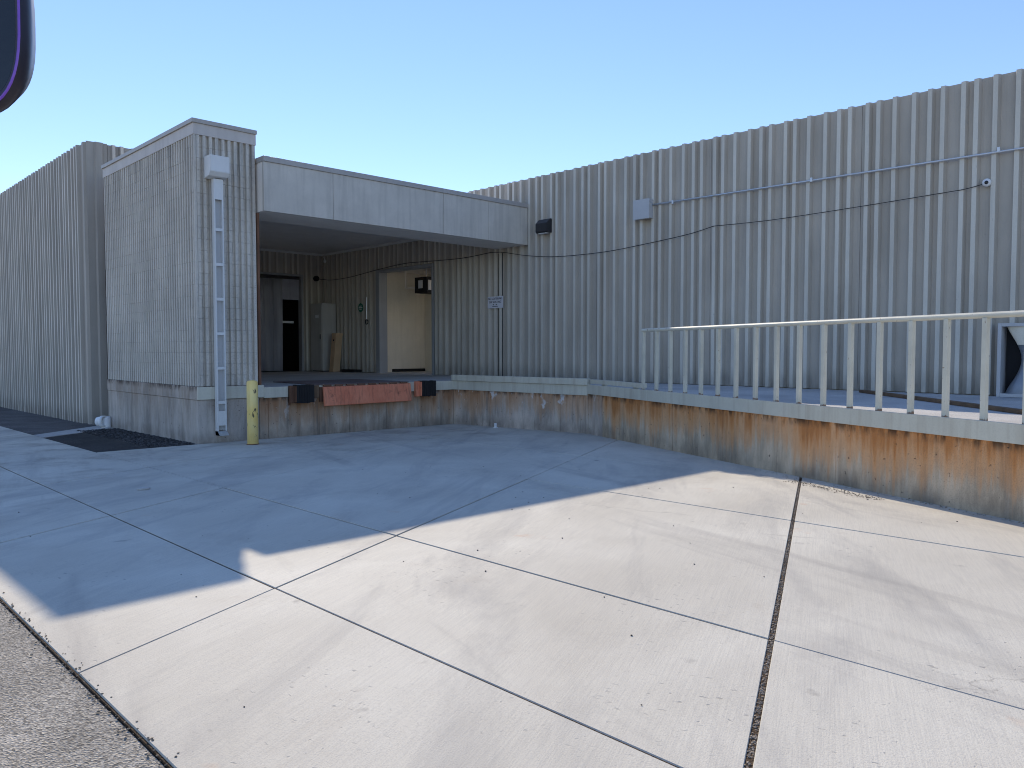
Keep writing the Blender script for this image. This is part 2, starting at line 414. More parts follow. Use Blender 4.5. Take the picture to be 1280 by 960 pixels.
# ------------------------------------------------------------------ mesh helpers
def worldloc(o):
    v = Vector((0, 0, 0))
    while o is not None:
        v += o.location; o = o.parent
    return v
def obj(name, bm, mat, parent=None, smooth=False, origin=None):
    """link a bmesh built in world coordinates as one object under parent"""
    base = worldloc(parent)
    if origin is None:
        origin = base
    origin = Vector(origin)
    bmesh.ops.recalc_face_normals(bm, faces=bm.faces)
    bmesh.ops.translate(bm, verts=bm.verts, vec=-origin)
    me = bpy.data.meshes.new(name)
    bm.to_mesh(me); bm.free()
    if smooth:
        for p in me.polygons: p.use_smooth = True
    for m in (mat if isinstance(mat, (list, tuple)) else [mat]):
        me.materials.append(m)
    o = bpy.data.objects.new(name, me)
    COL.objects.link(o)
    o.location = origin - base
    if parent: o.parent = parent
    return o
def inst(name, me, parent, loc):
    """one more object sharing mesh data, at a world position"""
    o = bpy.data.objects.new(name, me)
    COL.objects.link(o)
    o.location = Vector(loc) - worldloc(parent)
    if parent: o.parent = parent
    return o
def tag(o, label=None, cat=None, group=None, kind=None):
    if label: o['label'] = label
    if cat: o['category'] = cat
    if group: o['group'] = group
    if kind: o['kind'] = kind
    return o
def thing(name, loc, label, cat, group=None):
    o = bpy.data.objects.new(name, None)
    o.empty_display_size = 0.2
    COL.objects.link(o)
    o.location = loc
    return tag(o, label, cat, group)
def copy_tree(o, delta, label):
    c = o.copy(); COL.objects.link(c); c.location = o.location + Vector(delta); c['label'] = label
    for ch in list(o.children):
        d = ch.copy(); COL.objects.link(d); d.parent = c
        for g in list(ch.children):
            e = g.copy(); COL.objects.link(e); e.parent = d
    return c
def B(): return bmesh.new()
def box(bm, x0, x1, y0, y1, z0, z1, bev=0.0):
    vs = [bm.verts.new((x, y, z)) for z in (z0, z1) for x, y in ((x0, y0), (x1, y0), (x1, y1), (x0, y1))]
    fs = [bm.faces.new([vs[i] for i in f]) for f in ((3, 2, 1, 0), (4, 5, 6, 7), (0, 1, 5, 4), (1, 2, 6, 5), (2, 3, 7, 6), (3, 0, 4, 7))]
    if bev:
        es = list({e for f in fs for e in f.edges})
        bmesh.ops.bevel(bm, geom=es, offset=bev, segments=2, profile=0.6, affect='EDGES')
    return bm
def extrude(bm, pts, z0, z1):
    """vertical prism from an xy outline; z values or functions of x, y"""
    f0 = z0 if callable(z0) else (lambda x, y: z0)
    f1 = z1 if callable(z1) else (lambda x, y: z1)
    a = [bm.verts.new((x, y, f0(x, y))) for x, y in pts]
    b = [bm.verts.new((x, y, f1(x, y))) for x, y in pts]
    n = len(pts)
    bm.faces.new(a[::-1]); bm.faces.new(b)
    for i in range(n): bm.faces.new((a[i], a[(i + 1) % n], b[(i + 1) % n], b[i]))
    return bm
def obox(bm, p, q, off0, off1, z0, z1, bev=0.0):
    """box along the ground line p-q, from off0 to off1 on its right side"""
    p = Vector(p); q = Vector(q)
    d = (q - p).normalized(); n = Vector((d.y, -d.x))
    pts = [p + n * off0, q + n * off0, q + n * off1, p + n * off1]
    before = set(bm.faces)
    extrude(bm, [(v.x, v.y) for v in pts], z0, z1)
    if bev:
        fs = set(bm.faces) - before
        bmesh.ops.bevel(bm, geom=list({e for f in fs for e in f.edges}), offset=bev, segments=2, profile=0.6, affect='EDGES')
    return bm
def tube(bm, pts, r, n=8, cap=True):
    pts = [Vector(p) for p in pts]
    rings = []
    for i, p in enumerate(pts):
        t = (pts[min(i + 1, len(pts) - 1)] - pts[max(i - 1, 0)]).normalized()
        u = t.cross(Vector((0, 0, 1)))
        if u.length < 1e-3: u = t.cross(Vector((1, 0, 0)))
        u.normalize(); v = u.cross(t)
        rings.append([bm.verts.new(p + (u * math.cos(k * 2 * math.pi / n) + v * math.sin(k * 2 * math.pi / n)) * r) for k in range(n)])
    for a, b in zip(rings, rings[1:]):
        for k in range(n): bm.faces.new((a[k], a[(k + 1) % n], b[(k + 1) % n], b[k]))
    if cap:
        bm.faces.new(rings[0][::-1]); bm.faces.new(rings[-1])
    return bm
def lathe(bm, c, prof, axis=Vector((0, 0, 1)), n=24):
    """profile of (radius, height along axis) turned round an axis at c"""
    q = Vector((0, 0, 1)).rotation_difference(axis).to_matrix()
    c = Vector(c); rings = []
    for r, h in prof:
        if r < 1e-5: rings.append([bm.verts.new(c + q @ Vector((0, 0, h)))])
        else: rings.append([bm.verts.new(c + q @ Vector((r * math.cos(k * 2 * math.pi / n), r * math.sin(k * 2 * math.pi / n), h))) for k in range(n)])
    for a, b in zip(rings, rings[1:]):
        for k in range(n):
            k2 = (k + 1) % n
            if len(a) == 1 and len(b) == 1: continue
            if len(a) == 1: bm.faces.new((a[0], b[k2], b[k]))
            elif len(b) == 1: bm.faces.new((a[k], a[k2], b[0]))
            else: bm.faces.new((a[k], a[k2], b[k2], b[k]))
    return bm
def clip(poly, n, d):
    """keep the part of a convex polygon where n.p <= d"""
    out = []
    for i, p in enumerate(poly):
        q = poly[(i + 1) % len(poly)]
        a = n[0] * p[0] + n[1] * p[1] - d; b = n[0] * q[0] + n[1] * q[1] - d
        if a <= 0: out.append(p)
        if a * b < 0:
            t = a / (a - b); out.append((p[0] + t * (q[0] - p[0]), p[1] + t * (q[1] - p[1])))
    return out
def text(name, body, size, mat, parent, loc, rot, align='CENTER', depth=0.0015):
    cu = bpy.data.curves.new(name, 'FONT')
    cu.body = body; cu.size = size; cu.align_x = align; cu.align_y = 'CENTER'; cu.extrude = depth
    t = bpy.data.objects.new(name, cu); COL.objects.link(t)
    dg = bpy.context.evaluated_depsgraph_get()
    me = bpy.data.meshes.new_from_object(t.evaluated_get(dg))
    bpy.data.objects.remove(t); bpy.data.curves.remove(cu)
    me.materials.clear(); me.materials.append(mat)
    o = bpy.data.objects.new(name, me); COL.objects.link(o)
    o.location = Vector(loc) - worldloc(parent); o.rotation_euler = rot; o.parent = parent
    return o


# main lines of the place (metres, camera at the origin)
XW, ZW, ZD = 13.72, 4.17, -0.709          # long ribbed wall, its top, dock deck
XT0, XT1, YT, ZT = 5.61, 6.755, 13.82, 4.04   # fluted block tower
YD = 13.80                                # dock face
YB = 23.27                                # back wall of the dock bay
A1 = Vector((11.47, YD)); A2 = Vector((11.85, 10.10))   # side wall of the dock
DIR2 = Vector((-0.389, -0.921)).normalized()            # ramp wall direction
A3 = A2 + DIR2 * 17.0
NRM2 = Vector((DIR2.y, -DIR2.x))                        # towards the yard
if NRM2.x > 0: NRM2 = -NRM2

# ------------------------------------------------------------------ ground, road, pavement
bm = B()
extrude(bm, [(-250, -250), (300, -250), (300, 300), (-250, 300)], lambda x, y: G(x, y) - 0.6, lambda x, y: G(x, y) - 0.10)
tag(obj('ground', bm, M['ground']), kind='structure')
bm = B()
extrude(bm, [(-14, -12), (1.075, -12), (1.075, 45), (-14, 45)], lambda x, y: G(x, y) - 0.09, lambda x, y: G(x, y) - 0.018)
tag(obj('road', bm, M['aggregate']), kind='structure')
bm = B()
extrude(bm, [(3.94, 13.81), (5.75, 13.81), (5.75, 60), (3.94, 60)], lambda x, y: G(x, y) - 0.09, lambda x, y: G(x, y) - 0.014)
tag(obj('asphalt_verge', bm, M['asphalt']), kind='structure')

pave = tag(obj('pavement', extrude(B(), [(1.08, -8), (16, -8), (16, 13.9), (3.95, 13.9), (3.95, 45), (1.08, 45)],
    lambda x, y: G(x, y) - 0.085, lambda x, y: G(x, y) - 0.008), M['joint_fill']), kind='structure')
XL = [1.09, 2.45, 3.93, 6.93, 9.16, 12.2]
ROWS = [(-6.9, 0.455), (-3.2, 0.455), (0.26, 0.452), (3.68, 0.465), (6.86, 0.54), (9.62, 0.45), (13.0, 0.46), (16.2, 0.46), (19.6, 0.46), (23, 0.46), (27, 0.46), (32, 0.46), (40, 0.46)]
WID = {0.26: 0.032, 9.62: 0.012}
def region(main):
    if not main: return [(1.09, -8), (3.93, -8), (3.93, 45), (1.09, 45)]
    p = [(3.93, -8), (16, -8), (16, 13.79), (3.93, 13.79)]
    d1 = (A2 - A1).normalized(); n1 = (-d1.y, d1.x)
    if n1[0] < 0: n1 = (-n1[0], -n1[1])
    p = clip(p, n1, n1[0] * A1.x + n1[1] * A1.y + 0.05)
    n2 = (-NRM2.x, -NRM2.y)
    return clip(p, n2, n2[0] * A2.x + n2[1] * A2.y + 0.05)
def cell(xi, ri, ins):
    p = region(XL[xi] >= 3.9)
    g = 0.0085 + ins
    p = clip(p, (1, 0), XL[xi + 1] - g) if xi + 1 < len(XL) else p
    p = clip(p, (-1, 0), -(XL[xi] + (g if xi else ins))) if p else p
    for k, sgn in ((ri, -1), (ri + 1, 1)):
        c, s = ROWS[k]
        L = math.hypot(s, 1); w = WID.get(c, 0.015) / 2 + ins
        if p: p = clip(p, (-s / L * sgn, 1 / L * sgn), sgn * c / L - w)
    return p
for xi in range(len(XL)):
    for ri in range(len(ROWS) - 1):
        outer = cell(xi, ri, 0.0); inner = cell(xi, ri, 0.003)
        if len(outer) < 3 or len(inner) < 3 or len(outer) != len(inner): continue
        ar = abs(sum(a[0] * b[1] - a[1] * b[0] for a, b in zip(outer, outer[1:] + outer[:1]))) / 2
        if ar < 0.03: continue
        dz = random.uniform(-0.0025, 0.0025)
        bm = B()
        lo = [bm.verts.new((x, y, G(x, y) - 0.07)) for x, y in outer]
        mid = [bm.verts.new((x, y, G(x, y) + dz - 0.005)) for x, y in outer]
        up = [bm.verts.new((x, y, G(x, y) + dz)) for x, y in inner]
        n = len(lo)
        bm.faces.new(up)
        for i in range(n):
            j = (i + 1) % n
            bm.faces.new((lo[i], lo[j], mid[j], mid[i])); bm.faces.new((mid[i], mid[j], up[j], up[i]))
        cx = sum(p[0] for p in outer) / n; cy = sum(p[1] for p in outer) / n
        obj('slab', bm, M['slab'], pave, origin=(cx, cy, G(cx, cy)))

# strip of old concrete, black patch and gravel beside the block tower
bm = B()
extrude(bm, [(3.945, 17.15), (5.60, 18.35), (5.60, 19.30), (3.945, 17.85)], lambda x, y: G(x, y) - 0.05, lambda x, y: G(x, y) - 0.003)
tag(obj('drain_strip', bm, M['deck']), kind='structure')
bm = B()
extrude(bm, [(3.945, 13.82), (4.80, 13.82), (4.84, 17.72), (3.945, 17.08)], lambda x, y: G(x, y) - 0.05, lambda x, y: G(x, y) - 0.006)
tag(obj('tar_patch', bm, M['tar']), kind='structure')
def pebble_bm(n, place, r0, r1):
    bm = B()
    for _ in range(n):
        x, y, zz = place(); r = random.uniform(r0, r1)
        m = Matrix.Translation((x, y, zz + r * 0.3)) @ Matrix.Rotation(random.uniform(0, 6.28), 4, 'Z') @ Matrix.Diagonal((1, random.uniform(0.6, 1), random.uniform(0.4, 0.75), 1))
        bmesh.ops.create_icosphere(bm, subdivisions=1, radius=r, matrix=m)
    return bm
def gp():
    while True:
        x = random.uniform(4.8, 5.6); y = random.uniform(13.9, 18.2)
        if random.random() < 0.35 + 0.6 * (x - 4.8): return x, y, G(x, y) - 0.014
tag(obj('gravel', pebble_bm(2200, gp, 0.012, 0.032), M['gravel']), kind='stuff')
def jp():
    t = random.random(); x = 2.0 + t * 7.2; y = 0.26 + 0.452 * x + random.gauss(0, 0.011)
    return x, y, G(x, y) - 0.009
tag(obj('joint_grit', pebble_bm(1500, jp, 0.004, 0.009), M['sand']), kind='stuff')
def dp():
    t = random.random() ** 1.3
    s = 5.2 + 7.0 * random.random()
    w = abs(random.gauss(0, 0.05)) * (1.0 + (1.5 if 5.2 < s < 6.8 else 0)) + 0.02
    if random.random() < 0.5:
        w = 0.33 + random.gauss(0, 0.05); s = random.uniform(6.2, 7.6)
    p = A2 + DIR2 * s + NRM2 * w
    return p.x, p.y, G(p.x, p.y)
tag(obj('blown_dirt', pebble_bm(900, dp, 0.003, 0.008), M['sand']), kind='stuff')
def ep():
    y = random.uniform(2.6, 7.0); x = 1.075 + random.gauss(0.0, 0.022)
    return x, y, G(x, y) - (0.012 if x < 1.09 else 0.0)
tag(obj('edge_grit', pebble_bm(300, ep, 0.003, 0.008), M['sand']), kind='stuff')
def sp_():
    x = random.uniform(1.4, 8.6); y = random.uniform(0.6, 9.5)
    return x, y, G(x, y)
tag(obj('loose_grit', pebble_bm(60, sp_, 0.003, 0.008), M['tar']), kind='stuff')

# ------------------------------------------------------------------ ribbed cast wall panels
RIBS = [0.0, 0.18, 0.44, 0.74, 0.98, 1.17]           # rib positions inside one 1.465 m bay (towards -Y)
BAY = 1.465
PW = 2 * BAY
def rib_outline():
    """plan outline of a panel face, u along the wall from 0 to PW, v = proud of the wall"""
    pts = [(0.003, 0.0)]
    for k in range(2):
        for r in RIBS:
            u = k * BAY + r + 0.06
            pts += [(u, 0.0), (u + 0.022, 0.078), (u + 0.088, 0.078), (u + 0.118, 0.0)]
    pts += [(PW - 0.003, 0.0)]
    return pts
def panel_bm(z0, z1, u0=0.0, u1=PW, thick=0.16):
    o = [p for p in rib_outline() if u0 + 0.001 < p[0] < u1 - 0.001]
    # cut outline cleanly at u0 / u1
    def vat(u):
        full = rib_outline()
        for a, b in zip(full, full[1:]):
            if a[0] <= u <= b[0]: return a[1] + (b[1] - a[1]) * (u - a[0]) / max(1e-6, b[0] - a[0])
        return 0.0
    s = max(u0, 0.003); e = min(u1, PW - 0.003)
    o = [(s, vat(s))] + [p for p in o if s < p[0] < e] + [(e, vat(e))]
    bm = B()
    n = len(o)
    f0 = [bm.verts.new((-v, -u, z0)) for u, v in o]; f1 = [bm.verts.new((-v, -u, z1)) for u, v in o]
    b0 = [bm.verts.new((thick, -u, z0)) for u, v in (o[0], o[-1])]; b1 = [bm.verts.new((thick, -u, z1)) for u, v in (o[0], o[-1])]
    for i in range(n - 1):
        fc = bm.faces.new((f0[i], f0[i + 1], f1[i + 1], f1[i]))
        if o[i][1] > 0.07 and o[i + 1][1] > 0.07: fc.material_index = 1          # lighter colour on the rib front faces
    bm.faces.new((b0[1], b0[0], b1[0], b1[1]))
    bm.faces.new((f0[0], f1[0], b1[0], b0[0])); bm.faces.new((f0[-1], b0[1], b1[1], f1[-1]))
    bm.faces.new(f1 + [b1[1], b1[0]]); bm.faces.new(f0[::-1] + [b0[0], b0[1]])
    return bm
def finish(bm, name, mat):
    bmesh.ops.recalc_face_normals(bm, faces=bm.faces)
    me = bpy.data.meshes.new(name); bm.to_mesh(me); bm.free()
    for m in (mat if isinstance(mat, (list, tuple)) else [mat]): me.materials.append(m)
    return me

# long ribbed warehouse wall on the right
wh = thing('warehouse', (XW, 8, ZD), 'long grey ribbed warehouse wall rising behind the railing and the dock', 'warehouse')
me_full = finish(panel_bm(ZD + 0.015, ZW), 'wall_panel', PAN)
Y0 = 23.17
DOOR = (17.36, 19.90, 2.33)                          # doorway in the long wall: near jamb, far jamb, head
YJ = [14.38 + PW * k for k in range(-8, 4)]
for k, yj in enumerate(YJ):
    top = yj                                        # the panel runs from yj down to yj - PW
    if abs(top - (14.38 + 2 * PW)) < 0.01:          # the bay that holds the doorway
        o = obj('wall_panel', panel_bm(DOOR[2] + 0.09, ZW), PAN, wh, origin=(0, 0, 0))
        o.location = Vector((XW, top, 0)) - worldloc(wh)
        for a, b in ((0.0, top - DOOR[1] - 0.20), (top - DOOR[0] + 0.07, PW)):
            if b - a > 0.05:
                o = obj('wall_panel', panel_bm(ZD + 0.015, DOOR[2] + 0.086, a, b), PAN, wh, origin=(0, 0, 0))
                o.location = Vector((XW, top, 0)) - worldloc(wh)
    else:
        inst('wall_panel', me_full, wh, (XW, top, 0))
# door frame of the doorway
fr = B()
box(fr, XW - 0.092, XW + 0.20, DOOR[1], DOOR[1] + 0.19, ZD, DOOR[2] + 0.08, 0.006)
box(fr, XW - 0.089, XW + 0.20, DOOR[0] - 0.06, DOOR[0], ZD, DOOR[2] + 0.08, 0.006)
box(fr, XW - 0.086, XW + 0.20, DOOR[0], DOOR[1], DOOR[2], DOOR[2] + 0.075, 0.006)
obj('door_frame', fr, M['doorframe'], wh)
sl_ = B()
box(sl_, XW + 0.02, XW + 0.155, -9, DOOR[0] - 0.061, ZD - 0.2, ZD + 0.0145); box(sl_, XW + 0.02, XW + 0.155, DOOR[1] + 0.191, YB + 0.2, ZD - 0.2, ZD + 0.0145)
box(sl_, XW - 0.073, XW + 0.30, 23.172, YB + 0.3, ZD, ZW - 0.01)
box(sl_, XW + 0.162, XW + 0.19, -9, DOOR[0] - 0.061, ZD - 0.2, ZW - 0.3); box(sl_, XW + 0.162, XW + 0.19, DOOR[1] + 0.191, 23.1, ZD - 0.2, ZW - 0.3)
obj('wall_backing', sl_, M['panel'], wh)
# body and roof behind the wall, with an unseen opening added to light the vestibule
rf = B()
box(rf, XW + 0.195, 40, -10, 14.6, 3.72, 3.9)
box(rf, XW + 0.195, 40, 17.3, 60, 3.72, 3.9)
box(rf, 19.31, 40, 14.61, 17.29, 3.72, 3.9)
box(rf, 40.01, 40.2, -10, 60, -2, 3.9); box(rf, XW + 0.3, 40, 60.01, 60.2, -2, 3.9); box(rf, XW + 0.3, 40, -10.2, -10.01, -2, 3.9)
obj('roof', rf, M['roof'], wh)
vb = B()
box(vb, XW + 0.195, 19.3, 20.42, 20.62, ZD, 3.71)           # facing wall
box(vb, 15.75, 15.95, 18.2, 20.41, ZD, 2.60); box(vb, 19.1, 19.3, 14.4, 20.41, ZD, 3.70)               # corner wall, and unseen far wall set wide for the added light opening
obj('room_wall', vb, M['cream'], wh)
vc = B()
box(vc, XW + 0.195, 15.74, 17.9, 20.41, 2.44, 2.6)
obj('room_ceiling', vc, M['soffit'], wh)
vf = B(); box(vf, XW - 0.0, 19.0, 14.4, 20.40, ZD - 0.25, ZD + 0.004)
obj('room_floor', vf, M['deck'], wh)
vk = B(); box(vk, 14.45, 15.74, 20.385, 20.412, ZD + 0.01, ZD + 0.10)
obj('dark_gap_strip', vk, M['black'], wh)  # black strip standing for the dark gap along the wall foot
ve = B(); box(ve, XW + 0.195, 19.3, 14.2, 14.39, ZD, 3.70)
obj('unseen_end_wall', ve, M['cream'], wh)  # unseen; cream so it bounces the added roof light into the vestibule

# back wall of the dock bay, ribbed, with a strip-curtain doorway
me_back = finish(panel_bm(ZD + 0.015, 3.35), 'wall_panel', PAN)
BD = (10.2, 12.86, 2.38)
def back_panel(me_or_bm, xr):
    if isinstance(me_or_bm, bmesh.types.BMesh): me_or_bm = finish(me_or_bm, 'wall_panel', PAN)
    o = inst('wall_panel', me_or_bm, wh, (xr, YB, 0)); o.rotation_euler.z = math.radians(90)
    return o
# rotated by 90 degrees the face looks to -Y and u runs towards +X from the origin
back_panel(panel_bm(ZD + 0.015, 3.35, 0.0, XW - 0.075 - BD[1] - 0.07), BD[1] + 0.07)
back_panel(panel_bm(BD[2] + 0.07, 3.35), BD[1] - 2.86)
back_panel(me_back, BD[0] - 0.07 - PW)
fr = B()
box(fr, BD[1], BD[1] + 0.066, YB - 0.07, YB + 0.15, ZD, BD[2] + 0.066, 0.005)
box(fr, BD[0] - 0.066, BD[0], YB - 0.07, YB + 0.15, ZD, BD[2] + 0.066, 0.005)
box(fr, BD[0], BD[1], YB - 0.066, YB + 0.15, BD[2], BD[2] + 0.062, 0.005)
obj('door_frame', fr, M['doorframe'], wh)
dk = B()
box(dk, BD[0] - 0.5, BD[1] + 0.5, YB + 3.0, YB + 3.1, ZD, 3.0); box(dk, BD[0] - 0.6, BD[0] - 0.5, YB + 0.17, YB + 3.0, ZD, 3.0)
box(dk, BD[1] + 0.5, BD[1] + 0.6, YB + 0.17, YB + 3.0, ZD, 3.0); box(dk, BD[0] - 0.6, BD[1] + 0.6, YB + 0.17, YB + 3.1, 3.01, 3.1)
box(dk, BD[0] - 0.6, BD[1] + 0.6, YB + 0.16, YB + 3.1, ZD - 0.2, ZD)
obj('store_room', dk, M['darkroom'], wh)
# strip curtain
sc_ = thing('strip_curtain', (11.5, YB - 0.01, BD[2]), 'cloudy vinyl strip curtain hanging in the dark doorway at the back of the bay', 'strip curtain')
obj('hanger_rail', box(B(), BD[0] + 0.02, BD[1] - 0.02, YB + 0.03, YB + 0.09, BD[2] - 0.10, BD[2] - 0.01), M['bronze'], sc_)
x = BD[1] - 0.62
k = 0
while x > BD[0] + 0.1:
    bm = B(); segs = 6; off = 0.02 * (k % 2)
    rows_ = []
    zz = [BD[2] - 0.06, 1.7, 1.0, 0.3, ZD + 0.03]
    for z_ in zz:
        row = []
        for i in range(segs + 1):
            u = i / segs
            row.append(bm.verts.new((x - 0.33 * u + 0.02 * math.sin(z_ * 1.7 + k), YB + 0.05 + off + 0.03 * math.sin(u * math.pi) + 0.02 * math.sin(z_ * 2 + k * 2), z_)))
        rows_.append(row)
    for a, b in zip(rows_, rows_[1:]):
        for i in range(segs): bm.faces.new((a[i], a[i + 1], b[i + 1], b[i]))
    bmesh.ops.solidify(bm, geom=bm.faces[:], thickness=0.004)
    obj('strip', bm, M['vinyl'], sc_, smooth=True)
    x -= 0.30; k += 1
# two short strips tied over the gap
bm = B(); box(bm, BD[1] - 0.62, BD[1] - 0.02, YB + 0.045, YB + 0.05, 1.62, BD[2] - 0.06); obj('strip', bm, M['vinyl_dull'], sc_)
bm = B(); box(bm, BD[1] - 0.62, BD[1] - 0.22, YB + 0.052, YB + 0.057, 0.86, 0.93); obj('tie_strap', bm, M['trim'], sc_)

# ------------------------------------------------------------------ street-side ribbed building on the left
lb = thing('ribbed_building', (5.58, 22, -1.72), 'tall grey ribbed building receding at the far left beyond the block tower', 'building')
ZL = 4.76; XL0 = 5.58; YL0 = 19.72
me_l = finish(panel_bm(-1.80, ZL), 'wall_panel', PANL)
for k in range(14):
    inst('wall_panel', me_l, lb, (XL0, YL0 + 0.42 + PW * (k + 1), 0))
cp = B()   # smooth rounded corner piece
out = []
for u, v in ((0.42, 0), (0.30, 0.0), (0.27, 0.05), (0.16, 0.05), (0.13, 0.0), (0.03, 0.0), (0.0, 0.03)):
    out.append((XL0 - v, YL0 + u))
for u, v in ((0.03, 0.0), (0.13, 0.0), (0.16, 0.05), (0.30, 0.05), (0.34, 0.0), (0.42, 0.0)):
    out.append((XL0 + u, YL0 - v))
out += [(XL0 + 0.42, YL0 + 0.42)]
extrude(cp, out, -1.80, ZL)
obj('corner_post', cp, M['panel_low'], lb)
me_e = finish(panel_bm(-1.80, ZL - 0.02, 0.0, 0.72), 'wall_panel', PANL)
o = inst('wall_panel', me_e, lb, (XL0 + 0.425, YL0, 0)); o.rotation_euler.z = math.radians(90)
bm = B(); box(bm, XL0 + 0.17, 6.7, YL0 + 0.17, 62, ZL - 0.45, ZL - 0.25); obj('roof', bm, M['roof'], lb)

# ------------------------------------------------------------------ fluted block tower
tw = thing('block_tower', (6.18, 16.3, -1.66), 'fluted grey concrete block tower with a flat parapet left of the dock bay', 'tower')
ZB0, ZB1 = -0.655, ZT - 0.27
CH = (ZB1 - ZB0) / 22
PITCHF = 0.114; BL = PITCHF * 3
def block_mesh(n_fl):
    bm = B(); pts = []
    L = n_fl * PITCHF
    pts.append((0.001, 0.0))
    for i in range(n_fl):
        u = i * PITCHF
        if i > 0: pts.append((u + 0.004, 0.0))
        pts += [(u + 0.024, 0.0), (u + 0.030, 0.055), (u + 0.082, 0.055), (u + 0.088, 0.0)]
    pts.append((L - 0.001, 0.0))
    h = CH - 0.0035
    a = [bm.verts.new((u, -v, 0)) for u, v in pts]; b = [bm.verts.new((u, -v, h)) for u, v in pts]
    for i in range(len(pts) - 1): bm.faces.new((a[i], a[i + 1], b[i + 1], b[i]))
    c = [bm.verts.new((u, 0.04, z)) for z in (0, h) for u in (0.001, L - 0.001)]
    bm.faces.new(b + [c[3], c[2]]); bm.faces.new(a[::-1] + [c[0], c[1]])
    return finish(bm, 'block', M['block'])
BM = {n: block_mesh(n) for n in (1, 2, 3)}
todo = []
def lay(face, total):
    for r in range(22):
        pos = 0; first = [3, 2, 1][(r * 2 + (0 if face == 'front' else 1)) % 3] if r % 2 else 3
        i = 0
        while pos < total:
            n = min(first if i == 0 else 3, total - pos); i += 1
            z = ZB0 + r * CH + 0.00175
            j = random.uniform(-0.0025, 0.0025)
            if face == 'front':
                loc = (XT0 + 0.02 + pos * PITCHF, YT + 0.057 + j, z); rot = 0; d = 0
            else:
                loc = (XT0 + 0.057 + j, YT + 0.03 + (pos + n) * PITCHF, z); rot = -90; d = pos
            todo.append((d, n, loc, rot)); pos += n
lay('front', 10); lay('left', 43)
todo.sort(key=lambda t: t[0])
rest = B()
for i, (d, n, loc, rot) in enumerate(todo):
    if i < 300:
        o = inst('block', BM[n], tw, loc); o.rotation_euler.z = math.radians(rot)
    else:
        t2 = B(); t2.from_mesh(BM[n]); bmesh.ops.transform(t2, matrix=Matrix.Translation(loc) @ Matrix.Rotation(math.radians(rot), 4, 'Z'), verts=t2.verts)
        tmp = bpy.data.meshes.new('tmp'); t2.to_mesh(tmp); t2.free(); rest.from_mesh(tmp); bpy.data.meshes.remove(tmp)
tag(obj('blockwork', rest, M['block'], tw), kind='stuff')
YTB = YT + 0.03 + 43 * PITCHF
cb = B(); box(cb, XT0 + 0.10, XT1 - 0.005, YT + 0.10, YTB - 0.005, ZB0, ZB1 + 0.02); obj('core', cb, M['mortar'], tw)
cb = B(); box(cb, XT0 + 0.022 + 10 * PITCHF - 0.042, XT1 + 0.004, YT + 0.034, YTB, ZB0, ZB1 + 0.01); obj('side_wall', cb, M['block'], tw)
cb = B(); box(cb, XT0 + 0.002, XT0 + 0.0455, YT + 0.002, YT + 0.0455, ZB0, ZB1 + 0.01, 0.006); obj('corner_post', cb, M['block'], tw)
cb = B(); box(cb, XT0 - 0.006, XT1 + 0.008, YT - 0.006, YTB + 0.01, ZB1, ZT - 0.075, 0.004); obj('parapet_band', cb, M['band'], tw)
cb = B(); box(cb, XT0 - 0.035, XT1 + 0.02, YT - 0.035, YTB + 0.03, ZT - 0.074, ZT, 0.008); obj('coping', cb, M['coping'], tw)
cb = B()
box(cb, XT0 + 0.0, XT1, YT - 0.0, YTB, -1.95, ZB0 - 0.245)
obj('footing', cb, M['footing'], tw)
cb = B(); box(cb, XT0 - 0.012, XT1 - 0.001, YT + 0.001, YTB + 0.002, ZB0 - 0.24, ZB0 - 0.004, 0.008); obj('footing_ledge', cb, M['footing'], tw)
cb = B(); box(cb, XT0 - 0.016, XT1 + 0.09, YT - 0.028, YT - 0.001, ZB0 - 0.235, ZB0 - 0.008, 0.004); obj('edge_plate', cb, M['steel'], tw)
cb = B(); box(cb, XT1 + 0.009, XT1 + 0.05, YT - 0.01, YT + 0.05, ZD + 0.02, 2.54); obj('corner_angle', cb, M['rusty'], tw)

# scupper and downspout on the tower
ds = thing('downspout', (6.0, YT - 0.05, -1.5), 'pale square downspout with cut-out front below a box scupper on the block tower', 'downspout')
bm = B()
y0, y1 = YT - 0.27, YT - 0.012
vs = {}
prof = [(y1, 3.40), (y0, 3.40), (y0, 3.12), (y0 + 0.07, 3.05), (y1, 3.02)]
a = [bm.verts.new((5.785, y, z)) for y, z in prof]; b = [bm.verts.new((6.135, y, z)) for y, z in prof]
bm.faces.new(a); bm.faces.new(b[::-1])
for i in range(5): bm.faces.new((a[i], a[(i + 1) % 5], b[(i + 1) % 5], b[i]))
bmesh.ops.bevel(bm, geom=bm.edges[:], offset=0.006, segments=2, affect='EDGES')
obj('scupper_box', bm, M['trim'], ds)
def dz_x(z): return 5.905 + 0.012 * max(0, (3.0 - z) / 4.5)       # the foot has been knocked sideways a little
px0 = lambda z: 5.905; px1 = lambda z: 6.065 + (0.03 if z < 0 else 0)
bm = B(); box(bm, 5.925, 6.055, YT - 0.055, YT - 0.045, -1.45, 3.0); obj('back_plate', bm, M['greybox'], ds)
for xs, lean in ((5.912, 0.0), (6.060, 0.012)):
    bm = B(); box(bm, xs - 0.012, xs + 0.012, YT - 0.135, YT - 0.036, -1.46, 3.02, 0.003); obj('side_rail', bm, M['trim'], ds)
for z0, z1 in ((2.66, 3.02), (-1.36, -1.10)):
    bm = B(); box(bm, 5.9245, 6.0475, YT - 0.133, YT - 0.120, z0, z1); obj('front_plate', bm, M['trim'], ds)
z = 2.13
while z > -1.0:
    bm = B(); box(bm, 5.9245, 6.0475, YT - 0.134, YT - 0.118, z - 0.025, z + 0.025); obj('strap', bm, M['trim'], ds); z -= 0.615
bm = B()
p = [(-1.46, 0), (-1.52, 0.06)]
